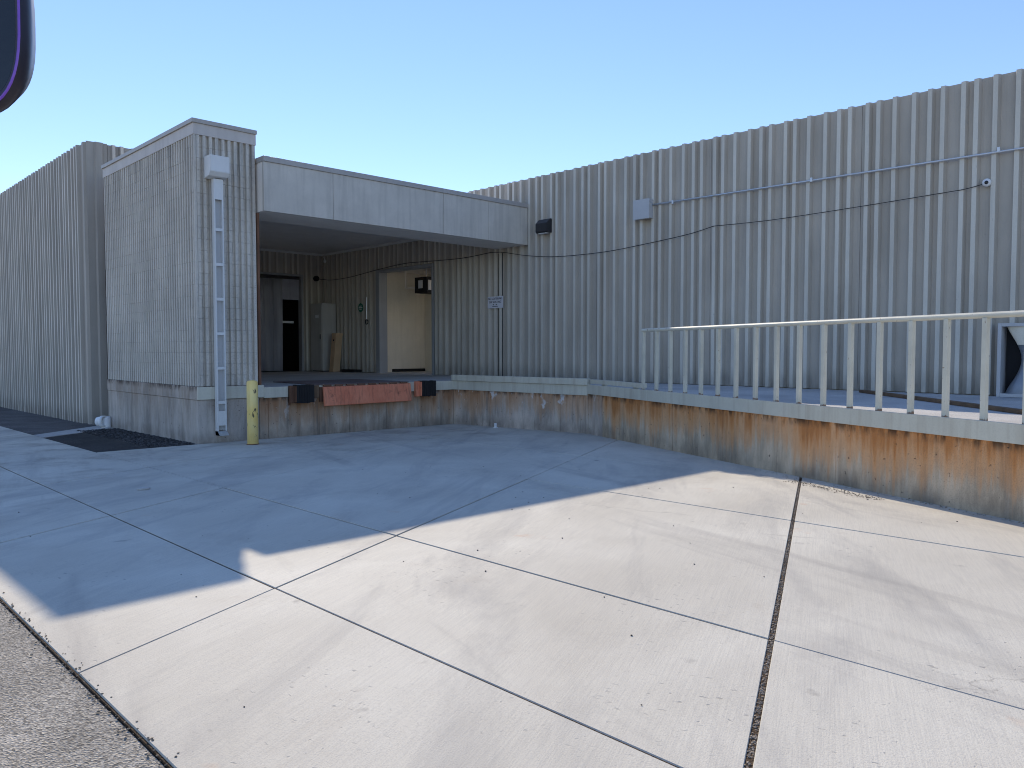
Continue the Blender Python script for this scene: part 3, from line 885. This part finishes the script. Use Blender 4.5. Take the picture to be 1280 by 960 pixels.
vsq = [(5.90, YT - 0.135), (6.072, YT - 0.135), (6.072, YT - 0.036), (5.90, YT - 0.036)]
r0 = [bm.verts.new((x_, y_, -1.462)) for x_, y_ in vsq]; r1 = [bm.verts.new((x_, y_ - (0.09 if y_ < YT - 0.1 else 0.02), -1.535)) for x_, y_ in vsq]
for i in range(4): bm.faces.new((r0[i], r0[(i + 1) % 4], r1[(i + 1) % 4], r1[i]))
bmesh.ops.solidify(bm, geom=bm.faces[:], thickness=0.008)
obj('kick_out', bm, M['trim'], ds)

# ------------------------------------------------------------------ canopy over the dock bay
YF, ZF1, ZF0 = 13.58, 3.55, 2.556
cn = thing('canopy', (10.2, 14.2, ZF0), 'pale grey flat canopy with deep fascia spanning the dock bay', 'canopy')
XC0 = XT1 + 0.03
cuts = [XC0, 8.24, 11.02, 12.35, XW - 0.066]
for a, b in zip(cuts, cuts[1:]):
    bm = B(); box(bm, a + 0.004, b - 0.004, YF, YF + 0.06, ZF0 - 0.004, ZF1 - 0.10, 0.004); obj('fascia_panel', bm, M['fascia'], cn)
bm = B(); box(bm, XC0 + 0.01, XW - 0.068, YF + 0.061, 14.70, ZF0, ZF1 - 0.10); obj('beam', bm, M['soffit'], cn)
bm = B(); box(bm, XC0 - 0.004, XW - 0.064, YF - 0.025, YF + 0.45, ZF1 - 0.098, ZF1, 0.006); obj('coping', bm, M['coping'], cn)
bm = B(); box(bm, XC0 + 0.01, XW - 0.067, 14.705, YB - 0.075, 3.17, 3.34); obj('ceiling', bm, M['ceiling'], cn)
bm = B()
box(bm, XC0 + 0.01, XW - 0.068, YB - 0.12, YB - 0.077, 3.10, 3.168); box(bm, XW - 0.12, XW - 0.069, 14.71, YB - 0.121, 3.10, 3.168)
obj('ceiling_trim', bm, M['trim'], cn)
bm = B(); box(bm, XC0 + 0.01, XT1 + 0.12, 19.78, YB - 0.10, ZD, 3.165); obj('side_wall', bm, M['panel'], cn)  # unseen wall stopped short, leaving a gap added to light the bay
# white foam lump left on the canopy end
bm = B()
for (x_, y_, z_, r) in ((13.42, 13.80, 3.53, 0.055), (13.54, 13.82, 3.56, 0.075), (13.30, 13.79, 3.52, 0.04), (13.20, 13.79, 3.515, 0.03)):
    bmesh.ops.create_icosphere(bm, subdivisions=2, radius=r, matrix=Matrix.Translation((x_, y_, z_)) @ Matrix.Diagonal((1.3, 1, 0.8, 1)))
tag(obj('foam_sealant', bm, M['white'], smooth=True), 'lump of white foam sealant on the far end of the canopy top', 'foam')

# ------------------------------------------------------------------ loading dock: deck, faces, steel edges
dk = thing('loading_dock', (11, 12, -1.66), 'raised concrete loading dock with rust-stained walls and steel edge', 'loading dock')
bm = B()
pts = [(XT1 + 0.02, YD + 0.03), (A1.x + 0.03, YD + 0.03)]
q2 = A2 - NRM2 * 0.03; q3 = A3 - NRM2 * 0.03
pts += [(q2.x + 0.0, q2.y), (q3.x, q3.y), (XW + 0.05, q3.y), (XW + 0.05, YB + 0.15), (XT1 + 0.02, YB + 0.15)]
extrude(bm, pts, ZD - 0.24, ZD)
obj('deck', bm, M['deck'], dk)
# bay face, cut at the control joints
xs = [XT1 + 0.004, 6.93, 8.70, 9.62, 10.45, A1.x + 0.002]
for a, b in zip(xs, xs[1:]):
    bm = B(); box(bm, a + 0.003, b - 0.003, YD, YD + 0.3, -1.95, ZD - 0.20, 0.004); obj('dock_face', bm, M['dockface'], dk)
bm = B(); box(bm, XT1 + 0.09, A1.x + 0.0, YD - 0.02, YD + 0.025, ZD - 0.198, ZD + 0.004, 0.004); obj('edge_channel', bm, M['steel'], dk)
# side wall
L1 = (A2 - A1).length; D1 = (A2 - A1).normalized()
cutp = [0.0, 0.9, 2.05, 3.05, L1]
for a, b in zip(cutp, cutp[1:]):
    p = A1 + D1 * (a + 0.003); q = A1 + D1 * (b - 0.003)
    bm = B(); obox(bm, (p.x, p.y), (q.x, q.y), 0.0, -0.3, -1.95, ZD - 0.20, 0.004); obj('side_wall', bm, M['retain_pale'], dk)
bm = B(); obox(bm, tuple(A1 + D1 * 0.0), tuple(A2), 0.02, -0.04, ZD - 0.198, ZD + 0.003, 0.004); obj('edge_channel', bm, M['steel'], dk)
# ramp wall, wall sections between control joints
cut2 = [0.0, 0.62, 1.28, 2.18, 3.05, 4.05, 6.6, 9.2, 11.8, 14.4, 17.0]
for i, (a, b) in enumerate(zip(cut2, cut2[1:])):
    g = 0.004 if i < 5 else 0.0015
    p = A2 + DIR2 * (a + g); q = A2 + DIR2 * (b - g)
    bm = B(); obox(bm, tuple(p), tuple(q), 0.0, -0.3, -1.95, ZD - 0.165, 0.003)
    o = obj('ramp_wall', bm, M['retain_pale'] if i < 1 else M['retain'], dk)
cuts3 = [0.0, 1.2, 5.2, 9.4, 13.4, 17.0]
for a, b in zip(cuts3, cuts3[1:]):
    p = A2 + DIR2 * (a + 0.001); q = A2 + DIR2 * (b - 0.001)
    bm = B()
    obox(bm, tuple(p), tuple(q), 0.028, -0.012, ZD - 0.165, ZD + 0.022, 0.004)
    obj('edge_channel', bm, M['steel'], dk)

# kerb rail on the dock side edge, and its second length up to the railing
kb = thing('kerb_rail', tuple(A1) + (ZD,), 'grey steel kerb rail along the dock edge beneath the white notice', 'kerb rail', )
bm = B(); obox(bm, tuple(A1 - D1 * 0.02), tuple(A2 + D1 * 0.02), 0.055, -0.06, ZD + 0.008, ZD + 0.137, 0.005); obj('rail_bar', bm, M['steel'], kb)
for s in (0.25, 1.3, 2.4, 3.45):
    p = A1 + D1 * s; q = A1 + D1 * (s + 0.12)
    bm = B(); obox(bm, tuple(p), tuple(q), -0.062, -0.15, ZD + 0.002, ZD + 0.10, 0.003); obj('bracket', bm, M['steel'], kb)
kb2 = thing('kerb_rail', tuple(A2) + (ZD,), 'short grey steel kerb rail between the dock corner and the first railing post', 'kerb rail')
bm = B(); obox(bm, tuple(A2 + DIR2 * 0.06), tuple(A2 + DIR2 * 2.08), -0.02, -0.10, ZD + 0.04, ZD + 0.125, 0.004); obj('rail_bar', bm, M['steel'], kb2)
for s in (0.4, 1.6):
    bm = B(); obox(bm, tuple(A2 + DIR2 * s), tuple(A2 + DIR2 * (s + 0.1)), -0.102, -0.17, ZD + 0.002, ZD + 0.09, 0.003); obj('bracket', bm, M['steel'], kb2)

# railing
ZR = 0.313
rl = thing('railing', tuple(A2 + DIR2 * 8) + (ZD,), 'pale painted steel railing with upright bars along the ramp edge', 'railing')
S0, DS = 2.02, 0.4285
OFF = -0.045
bm = B()
p = A2 + DIR2 * S0; hw = 0.026
obox(bm, tuple(p), tuple(p + DIR2 * 0.052), OFF + hw, OFF - hw, ZD - 0.02, ZR - 0.001, 0.004)
first = obj('baluster', bm, M['rail'], rl, origin=(p.x, p.y, ZD))
for k in range(1, 33):
    o = first.copy(); COL.objects.link(o); o.location = first.location + Vector((DIR2.x, DIR2.y, 0)) * DS * k
a = A2 + DIR2 * (S0 - 0.01); b = A2 + DIR2 * 16.4
n2 = Vector((DIR2.y, -DIR2.x))
bm = B()
tube(bm, [(*(a + n2 * OFF), ZR + 0.022), (*(b + n2 * OFF), ZR + 0.022)], 0.03, 16)
obj('top_rail', bm, M['rail'], rl, smooth=False)

# ------------------------------------------------------------------ dock leveller and bumpers
lv = thing('dock_leveler', (9.1, YD - 0.05, ZD - 0.4), 'rust-red steel dock leveller plate hanging between the black bumpers', 'dock leveler')
bm = B(); box(bm, 8.05, 10.18, YD - 0.05, YD + 2.0, ZD + 0.006, ZD + 0.020); obj('deck_plate', bm, M['treadplate'], lv)
bm = B()
pr = [(YD - 0.07, ZD - 0.02), (YD - 0.115, ZD - 0.03), (YD - 0.16, ZD - 0.40), (YD - 0.12, ZD - 0.41)]
a = [bm.verts.new((8.04, y, z)) for y, z in pr]; b = [bm.verts.new((10.17, y, z + 0.012)) for y, z in pr]
bm.faces.new(a); bm.faces.new(b[::-1])
for i in range(4): bm.faces.new((a[i], a[(i + 1) % 4], b[(i + 1) % 4], b[i]))
bmesh.ops.bevel(bm, geom=bm.edges[:], offset=0.006, segments=2, affect='EDGES')
obj('lip', bm, M['red'], lv)
for k in range(8):
    x = 8.06 + k * 0.265
    bm = B(); tube(bm, [(x, YD - 0.085, ZD - 0.005), (x + 0.17, YD - 0.085, ZD - 0.005)], 0.024, 10); obj('hinge_knuckle', bm, M['rusty'], lv)
bm = B(); box(bm, 8.0, 10.2, YD - 0.04, YD - 0.021, ZD - 0.32, ZD - 0.03); obj('frame_plate', bm, M['rusty'], lv)

def bumper(x0, label, extra):
    t = thing('dock_bumper', (x0 + 0.2, YD - 0.1, ZD - 0.15), label, 'dock bumper', 'dock bumpers on the dock edge')
    for k in range(7):
        bm = B(); j = random.uniform(-0.008, 0.008)
        box(bm, x0 + 0.003 + k * 0.054, x0 + 0.053 + k * 0.054, YD - 0.20 + j, YD - 0.03, ZD - 0.31 + random.uniform(-0.01, 0.01), ZD + 0.03 + random.uniform(-0.008, 0.004), 0.004)
        obj('rubber_pad', bm, M['black'], t)
    bm = B(); box(bm, x0 - 0.09, x0 - 0.003, YD - 0.11, YD - 0.022, ZD - 0.31, ZD + 0.02, 0.004); box(bm, x0 - 0.014, x0 - 0.001, YD - 0.19, YD - 0.11, ZD - 0.30, ZD + 0.01)
    obj('side_angle', bm, M['rusty'] if not extra else M['red'], t)
    return t
b1 = bumper(7.42, 'black laminated dock bumper near the yellow bollard, left of the red plate', False)
bm = B(); box(bm, 7.81, 7.98, YD - 0.06, YD - 0.022, ZD - 0.24, ZD + 0.01, 0.004); obj('cleat', bm, M['wood'], b1)
bm = B(); box(bm, 7.33, 7.36, YD - 0.05, YD - 0.022, ZD - 0.36, ZD - 0.02); obj('anchor_bar', bm, M['rusty'], b1)
bumper(10.42, 'black laminated dock bumper at the inner corner, right of the red plate', True)

# ------------------------------------------------------------------ bollard
bx, by = 6.27, 13.08
bo = thing('bollard', (bx, by, G(bx, by)), 'worn yellow steel bollard in front of the dock', 'bollard')
g = G(bx, by)
bm = B(); lathe(bm, (bx, by, g - 0.1), [(0.0, 0), (0.096, 0), (0.096, 1.19), (0.09, 1.205)], n=28); obj('post', bm, M['yellow'], bo, smooth=False)
for f in bo.children[0].data.polygons: f.use_smooth = abs(f.normal.z) < 0.5
bm = B(); lathe(bm, (bx, by, g + 1.104), [(0.0895, 0.0), (0.085, 0.012), (0.05, 0.028), (0.0, 0.032)], n=28); obj('cap', bm, M['yellow'], bo, smooth=True)
# a second, stubby base weld collar
bm = B(); lathe(bm, (bx, by, g - 0.005), [(0.097, 0), (0.111, 0.002), (0.109, 0.012), (0.097, 0.02)], n=28); obj('base_collar', bm, M['rusty'], bo)

# ------------------------------------------------------------------ fittings on the long wall
def on_wall(y, z, d=0.065): return Vector((XW - d, y, z))
jb = thing('junction_box', (XW - 0.07, 10.05, 2.97), 'grey square junction box at the left end of the conduit', 'junction box')
bm = B(); box(bm, XW - 0.20, XW - 0.063, 9.86, 10.26, 2.76, 3.15, 0.008); obj('body', bm, M['greybox'], jb)
bm = B(); box(bm, XW - 0.212, XW - 0.2005, 9.85, 10.27, 2.75, 3.16, 0.003); obj('cover', bm, M['greybox'], jb)
cd = thing('conduit', (XW - 0.09, 6, 3.02), 'galvanised conduit running across the long wall from the grey box', 'conduit')
bm = B(); tube(bm, [(XW - 0.085, 9.858, 3.035), (XW - 0.085, 6.5, 3.01), (XW - 0.085, 2, 2.98), (XW - 0.085, -8, 2.95)], 0.017, 10); obj('pipe', bm, M['galv'], cd, smooth=True)
for y in (9.35, 6.42, 3.5, 0.6):
    bm = B(); box(bm, XW - 0.108, XW - 0.062, y - 0.02, y + 0.02, 2.985, 3.06, 0.003); obj('clamp', bm, M['galv'], cd)

wl = thing('wall_light', (XW - 0.07, 12.95, 2.93), 'dark bronze wall light beside the canopy end', 'wall light')
bm = B()
pr = [(XW - 0.063, 3.10), (XW - 0.12, 3.10), (XW - 0.24, 2.99), (XW - 0.24, 2.80), (XW - 0.21, 2.77), (XW - 0.063, 2.77)]
a = [bm.verts.new((x, 13.14, z)) for x, z in pr]; b = [bm.verts.new((x, 12.76, z)) for x, z in pr]
bm.faces.new(a); bm.faces.new(b[::-1])
for i in range(6): bm.faces.new((a[i], a[(i + 1) % 6], b[(i + 1) % 6], b[i]))
bmesh.ops.bevel(bm, geom=bm.edges[:], offset=0.006, segments=2, affect='EDGES')
obj('housing', bm, M['bronze'], wl)
bm = B(); box(bm, XW - 0.2, XW - 0.09, 12.82, 13.08, 2.755, 2.7685); obj('diffuser', bm, M['trim'], wl)

# white dome camera and its cable
dc = thing('dome_camera', (XW - 0.07, 3.66, 2.56), 'white round security camera high on the long wall at right', 'camera')
ax = Vector((-1, -0.15, -0.1)).normalized()
bm = B(); lathe(bm, (XW - 0.03, 3.66, 2.56), [(0.0, 0), (0.062, 0), (0.062, 0.045), (0.05, 0.07), (0.028, 0.082)], ax, 24); obj('housing', bm, M['white'], dc, smooth=True)
bm = B(); lathe(bm, (XW - 0.03, 3.66, 2.56), [(0.0275, 0.0815), (0.022, 0.092), (0.0, 0.098)], ax, 16); obj('lens', bm, M['lens'], dc, smooth=True)
def cpts(keys, x):
    out = []
    ks = keys
    for i in range(len(ks) - 1):
        p0 = ks[max(i - 1, 0)]; p1 = ks[i]; p2 = ks[i + 1]; p3 = ks[min(i + 2, len(ks) - 1)]
        for t in [j / 8 for j in range(8)]:
            f = lambda a, b, c, d: 0.5 * (2 * b + (c - a) * t + (2 * a - 5 * b + 4 * c - d) * t * t + (3 * b - a - 3 * c + d) * t ** 3)
            out.append((x, f(p0[0], p1[0], p2[0], p3[0]), f(p0[1], p1[1], p2[1], p3[1])))
    out.append((x, ks[-1][0], ks[-1][1]))
    return out
cb = thing('cable', (XW - 0.075, 9, 2.4), 'thin black cable sagging along the wall from the white camera', 'cable')
bm = B()
tube(bm, cpts([(3.70, 2.54), (3.95, 2.50), (4.3, 2.485), (5.6, 2.44), (7.2, 2.405), (8.40, 2.43)], XW - 0.074), 0.006, 6)
obj('upper_run', bm, M['cable'], cb)
bm = B()
tube(bm, cpts([(8.40, 2.43), (9.0, 2.33), (10.1, 2.235), (11.2, 2.17), (12.6, 2.19), (13.6, 2.30), (14.42, 2.45), (14.9, 2.49)], XW - 0.074), 0.0075, 6)
obj('middle_run', bm, M['cable'], cb)
bm = B()
tube(bm, cpts([(14.9, 2.49), (16.0, 2.44), (17.4, 2.47), (18.6, 2.50), (20.0, 2.42), (21.5, 2.30), (22.6, 2.28), (23.12, 2.33)], XW - 0.074), 0.009, 6)
obj('bay_run', bm, M['cable'], cb)
dd = thing('drop_conduit', (XW - 0.05, 14.52, 1), 'pair of thin dark vertical conduits passing behind the white notice', 'conduit')
for y, r in ((14.66, 0.007), (14.50, 0.010)):
    bm = B(); tube(bm, [(XW - 0.03, y, ZD + 0.03), (XW - 0.03, y, 2.44)], r, 8); obj('pipe', bm, M['cable'], dd)
# bullet camera and dark junction at the bay corner
bc = thing('corner_camera', (XW - 0.12, 23.0, 3.0), 'small white camera tucked into the top corner of the bay', 'camera')
bm = B(); lathe(bm, (XW - 0.13, 22.95, 2.93), [(0.0, 0), (0.045, 0), (0.045, 0.14), (0.0, 0.14)], Vector((-0.5, -0.8, -0.35)).normalized(), 16); obj('barrel', bm, M['white'], bc)
bm = B(); tube(bm, [(XW - 0.13, 22.96, 2.94), (XW - 0.11, 23.05, 3.07)], 0.018, 8); obj('bracket', bm, M['white'], bc)
jb2 = thing('cable_gland', (13.38, YB - 0.08, 2.36), 'round black cable gland on the back wall of the bay', 'cable gland')
bm = B(); lathe(bm, (13.40, YB - 0.02, 2.35), [(0.0, 0.0), (0.09, 0.0), (0.09, 0.09), (0.06, 0.13), (0.0, 0.135)], Vector((0, -1, 0)), 20); obj('cap', bm, M['black'], jb2, smooth=False)
bm = B(); tube(bm, [(13.40, YB - 0.13, 2.34), (13.52, YB - 0.13, 2.33), (XW - 0.074, YB - 0.15, 2.33)], 0.011, 6); obj('lead', bm, M['cable'], jb2)

# white notice
nb = thing('notice', (XW - 0.07, 14.72, 1.22), 'small white notice with dark lettering on the long wall', 'sign')
bm = B(); box(bm, XW - 0.078, XW - 0.066, 14.44, 15.01, 1.06, 1.36, 0.002); obj('plate', bm, M['signwhite'], nb)
rot = (math.radians(90), 0, math.radians(-90))
text('lettering', 'NO LOITERING', 0.076, M['ink'], nb, (XW - 0.0795, 14.725, 1.30), rot)
text('lettering', 'OR SKATING', 0.078, M['ink'], nb, (XW - 0.0795, 14.725, 1.215), rot)
bm = B(); box(bm, XW - 0.080, XW - 0.0782, 14.62, 14.83, 1.10, 1.115); box(bm, XW - 0.080, XW - 0.0782, 14.775, 14.81, 1.14, 1.165); box(bm, XW - 0.080, XW - 0.0782, 14.66, 14.70, 1.14, 1.165)
obj('print', bm, M['ink'], nb)

# green round sign and pull chain beside the doorway
gs = thing('round_sign', (XW - 0.07, 20.9, 1.3), 'round green sign on the ribbed wall left of the open doorway', 'sign')
bm = B(); lathe(bm, (XW - 0.063, 20.92, 1.31), [(0.0, 0), (0.145, 0), (0.145, 0.01), (0.0, 0.0102)], Vector((-1, 0, 0)), 8); obj('plate', bm, M['green'], gs)
bm = B()
box(bm, XW - 0.0765, XW - 0.0735, 20.82, 21.02, 1.295, 1.325); box(bm, XW - 0.0765, XW - 0.0735, 20.86, 20.98, 1.35, 1.37); box(bm, XW - 0.0765, XW - 0.0735, 20.86, 20.98, 1.25, 1.268)
obj('print', bm, M['trim'], gs)
pc = thing('pull_chain', (XW - 0.09, 20.55, 1.1), 'dark hanging pull chain with a ring by the doorway', 'chain')
bm = B(); tube(bm, [(XW - 0.085, 20.57, 1.62), (XW - 0.085, 20.57, 0.93)], 0.012, 6); obj('chain', bm, M['galv'], pc)
bm = B(); tube(bm, [(XW - 0.085, 20.57 + 0.07 * math.cos(t * 0.5236), 0.86 + 0.07 * math.sin(t * 0.5236)) for t in range(13)], 0.016, 6); obj('ring', bm, M['black'], pc)

# hanging heater and pipes in the vestibule
ht = thing('unit_heater', (15.1, 19.6, 2.2), 'black unit heater hanging inside the open doorway', 'heater')
bm = B(); box(bm, 14.55, 15.25, 18.75, 19.35, 1.72, 2.20, 0.015); obj('cabinet', bm, M['black'], ht)
bm = B(); box(bm, 14.60, 14.74, 18.732, 18.7485, 1.80, 2.10); obj('label_plate', bm, M['trim'], ht)
bm = B(); box(bm, 14.534, 14.549, 18.95, 19.15, 1.86, 2.10); obj('side_label', bm, M['trim'], ht)
for x, y in ((14.65, 18.9), (15.15, 19.2)):
    bm = B(); tube(bm, [(x, y, 2.19), (x, y, 2.45)], 0.012, 6); obj('hanger_rod', bm, M['galv'], ht)
gp_ = thing('gas_pipe', (14.6, 19.9, 2.2), 'pale bent pipe beside the hanging heater in the doorway', 'pipe')
bm = B(); tube(bm, [(14.62, 19.9, 2.44), (14.62, 19.9, 1.92), (14.80, 19.55, 1.92), (14.80, 19.40, 1.92)], 0.028, 8); obj('pipe', bm, M['soffit'], gp_)
bm = B(); tube(bm, [(14.90, 19.7, 2.44), (15.05, 19.62, 2.2), (15.12, 19.60, 2.44)], 0.018, 8); obj('brace', bm, M['soffit'], gp_)

# electrical cabinet and leaning board
cbn = thing('electrical_cabinet', (13.4, 22.8, ZD), 'tall grey electrical cabinet standing in the corner of the bay', 'cabinet')
bm = B(); box(bm, 13.16, 13.655, 22.42, 23.15, ZD + 0.03, 1.50, 0.008); obj('body', bm, M['cabinet'], cbn)
bm = B(); box(bm, 13.140, 13.159, 22.45, 23.12, ZD + 0.08, 1.46, 0.005); obj('door', bm, M['cabinet'], cbn)
bm = B(); box(bm, 13.134, 13.1395, 22.62, 22.82, 1.03, 1.13); obj('label_plate', bm, M['white'], cbn)
bm = B(); box(bm, 13.12, 13.1395, 22.50, 22.53, 0.35, 0.50, 0.003); obj('handle', bm, M['bronze'], cbn)
bm = B(); box(bm, 13.20, 13.62, 22.46, 23.12, ZD + 0.002, ZD + 0.0295); obj('plinth', bm, M['black'], cbn)
bd = thing('wooden_crate', (13.45, 22.0, ZD), 'narrow tan wooden crate leaning on the wall by the cabinet', 'crate')
def lean(bm):
    for v in bm.verts: v.co.x += (v.co.z - ZD) * 0.10 - 0.06
    return bm
bm = B(); box(bm, 13.28, 13.52, 21.90, 22.14, ZD + 0.004, 0.52, 0.006); obj('body', lean(bm), M['cardboard'], bd)
bm = B(); box(bm, 13.27, 13.53, 21.885, 22.15, 0.45, 0.53, 0.004); obj('lid', lean(bm), M['cardboard'], bd)
bm = B(); box(bm, 13.262, 13.279, 21.98, 22.02, 0.28, 0.33); obj('hand_hole', lean(bm), M['black'], bd)
for (x0, y0_, l, nm) in ((13.36, 20.9, 0.75, 'dark folded mat on the deck against the bay wall'),):
    t = B(); box(t, x0, XW - 0.07, y0_, y0_ + l, ZD + 0.002, ZD + 0.09, 0.02); tag(obj('floor_mat', t, M['black']), nm, 'mat')

# exhaust fan shroud at the right edge
yc, zc, hw = 2.83, -0.165, 0.56
fan = thing('duct_housing', (XW - 0.2, yc, ZD), 'square metal framed duct housing with a pinched bell at the right edge', 'duct housing')
bm = B()
xf = XW - 0.34
box(bm, xf, XW - 0.063, yc + hw - 0.05, yc + hw, ZD + 0.002, zc + hw, 0.004); box(bm, xf, XW - 0.063, yc - hw, yc - hw + 0.05, ZD + 0.002, zc + hw, 0.004)
box(bm, xf + 0.002, XW - 0.063, yc - hw + 0.051, yc + hw - 0.051, zc + hw - 0.05, zc + hw - 0.002, 0.004); box(bm, xf + 0.002, XW - 0.063, yc - hw + 0.051, yc + hw - 0.051, ZD + 0.003, ZD + 0.055, 0.004)
obj('frame', bm, M['greybox'], fan)
bm = B(); ax0 = Vector((xf + 0.14, yc, ZD + 0.057))
H = 2 * hw - 0.11
prof = [(0.475 - 0.20 * math.sin(math.pi * t / 14) ** 1.3, H * t / 14) for t in range(0, 11)]
def squash(bm):
    for v in bm.verts: v.co.x = ax0.x + (v.co.x - ax0.x) * 0.28
    return bm
lathe(bm, ax0, prof, n=40); obj('duct_bell', squash(bm), M['shroud'], fan, smooth=True)
bm = B(); prof = [(0.475 - 0.20 * math.sin(math.pi * t / 14) ** 1.3, H * t / 14) for t in range(10, 15)]
lathe(bm, ax0 + Vector((0, 0, 0.002)), prof, n=40); obj('duct_collar', squash(bm), M['cream'], fan, smooth=True)
bm = B(); box(bm, XW - 0.10, XW - 0.066, yc - hw + 0.06, yc + hw - 0.06, ZD + 0.06, zc + hw - 0.06); obj('back_plate', bm, M['darkroom'], fan)

# weathered timber lying across the deck
tm = B(); p = Vector((13.15, 5.28)); q = Vector((9.75, 2.02))
obox(tm, tuple(p), tuple(q), 0.05, -0.05, ZD + 0.003, ZD + 0.05, 0.006)
tag(obj('timber', tm, M['wood']), 'long weathered brown timber lying across the deck behind the railing', 'timber')

for o_ in (jb, cd, wl, dc, cb, dd, nb, gs, pc): o_.location.x -= 0.018
jb2.location.y -= 0.018

# small things on the ground
el = thing('drain_elbow', (5.48, 18.62, G(5.5, 18.6)), 'white plastic drain elbow at the foot of the block tower', 'drain pipe')
gz = G(5.5, 18.6)
bm = B(); lathe(bm, (5.46, 18.55, gz + 0.14), [(0.10, -0.02), (0.125, -0.02), (0.125, 0.06), (0.105, 0.07), (0.105, 0.16)], Vector((0.45, -0.85, 0.05)).normalized() * -1, 20); obj('pipe', bm, M['white'], el, smooth=True)
bm = B(); lathe(bm, (5.52, 18.62, gz - 0.0), [(0.10, 0.0), (0.10, 0.20), (0.07, 0.24), (0.0, 0.25)], Vector((0, 0, 1)), 20); obj('elbow', bm, M['white'], el, smooth=True)
lx, ly = 11.35, 12.3
bm = B(); box(bm, lx, lx + 0.10, ly, ly + 0.03, G(lx, ly) + 0.001, G(lx, ly) + 0.016); box(bm, lx + 0.07, lx + 0.10, ly + 0.0305, ly + 0.08, G(lx, ly) + 0.002, G(lx, ly) + 0.10)
tag(obj('paper_scrap', bm, M['white']), 'scrap of white litter at the foot of the dock side wall', 'litter')
bm = B(); bmesh.ops.create_icosphere(bm, subdivisions=2, radius=0.05, matrix=Matrix.Translation((3.21, 9.51, G(3.21, 9.51) + 0.012)) @ Matrix.Diagonal((1.5, 1, 0.4, 1)))
tag(obj('stone', bm, M['deck'], smooth=True), 'small pale stone lying on the shaded pavement', 'stone')

# ------------------------------------------------------------------ vehicle mirror poking in at the top left
mr = thing('vehicle_mirror', (0.2, 2.2, 0.95), 'dark rounded vehicle mirror with a purple trim line in the upper left corner', 'mirror')
rgt = Vector((math.sin(TH), -math.cos(TH), 0)); upv = Vector((0, 0, 1)); fwd = Vector((math.cos(TH), math.sin(TH), 0))
cen = Vector((0.455, 2.10, 0.0)) - rgt * 0.14 + Vector((0, 0, 0.555 + 0.22))
def squircle(a, b, n=48, e=3.0):
    out = []
    for k in range(n):
        t = 2 * math.pi * k / n; c, s = math.cos(t), math.sin(t)
        out.append((a * math.copysign(abs(c) ** (2 / e), c), b * math.copysign(abs(s) ** (2 / e), s)))
    return out
def loops(name, specs, mat):
    """rings of (half width, half height, depth towards the viewer) joined in order"""
    bm = B(); rs = []
    for a, b, d in specs:
        rs.append([bm.verts.new(cen + rgt * x - fwd * d + upv * y) for x, y in squircle(a, b)])
    for r0, r1 in zip(rs, rs[1:]):
        for k in range(len(r0)): bm.faces.new((r0[k], r0[(k + 1) % len(r0)], r1[(k + 1) % len(r0)], r1[k]))
    return bm, rs
bm, rs = loops('housing', [(0.06, 0.10, -0.13), (0.12, 0.18, -0.10), (0.158, 0.235, -0.02), (0.16, 0.24, 0.0), (0.153, 0.232, 0.012)], None)
bm.faces.new(rs[0]); obj('housing', bm, M['navy'], mr, smooth=True)
bm, rs = loops('trim', [(0.153, 0.232, 0.012), (0.150, 0.229, 0.016), (0.1465, 0.2255, 0.012)], None); obj('trim', bm, M['purple'], mr, smooth=True)
bm, rs = loops('rim', [(0.1465, 0.2255, 0.012), (0.128, 0.205, -0.01)], None); obj('rim', bm, M['slate'], mr, smooth=True)
bm, rs = loops('glass', [(0.128, 0.205, -0.01), (0.126, 0.203, -0.012)], None); bm.faces.new(rs[1]); obj('glass', bm, M['lens'], mr)
bm = B(); tube(bm, [cen + fwd * 0.10, cen + fwd * 0.14 - rgt * 0.2 + upv * 0.05, cen + fwd * 0.16 - rgt * 0.7 + upv * 0.05], 0.025, 10); obj('arm', bm, M['navy'], mr, smooth=True)
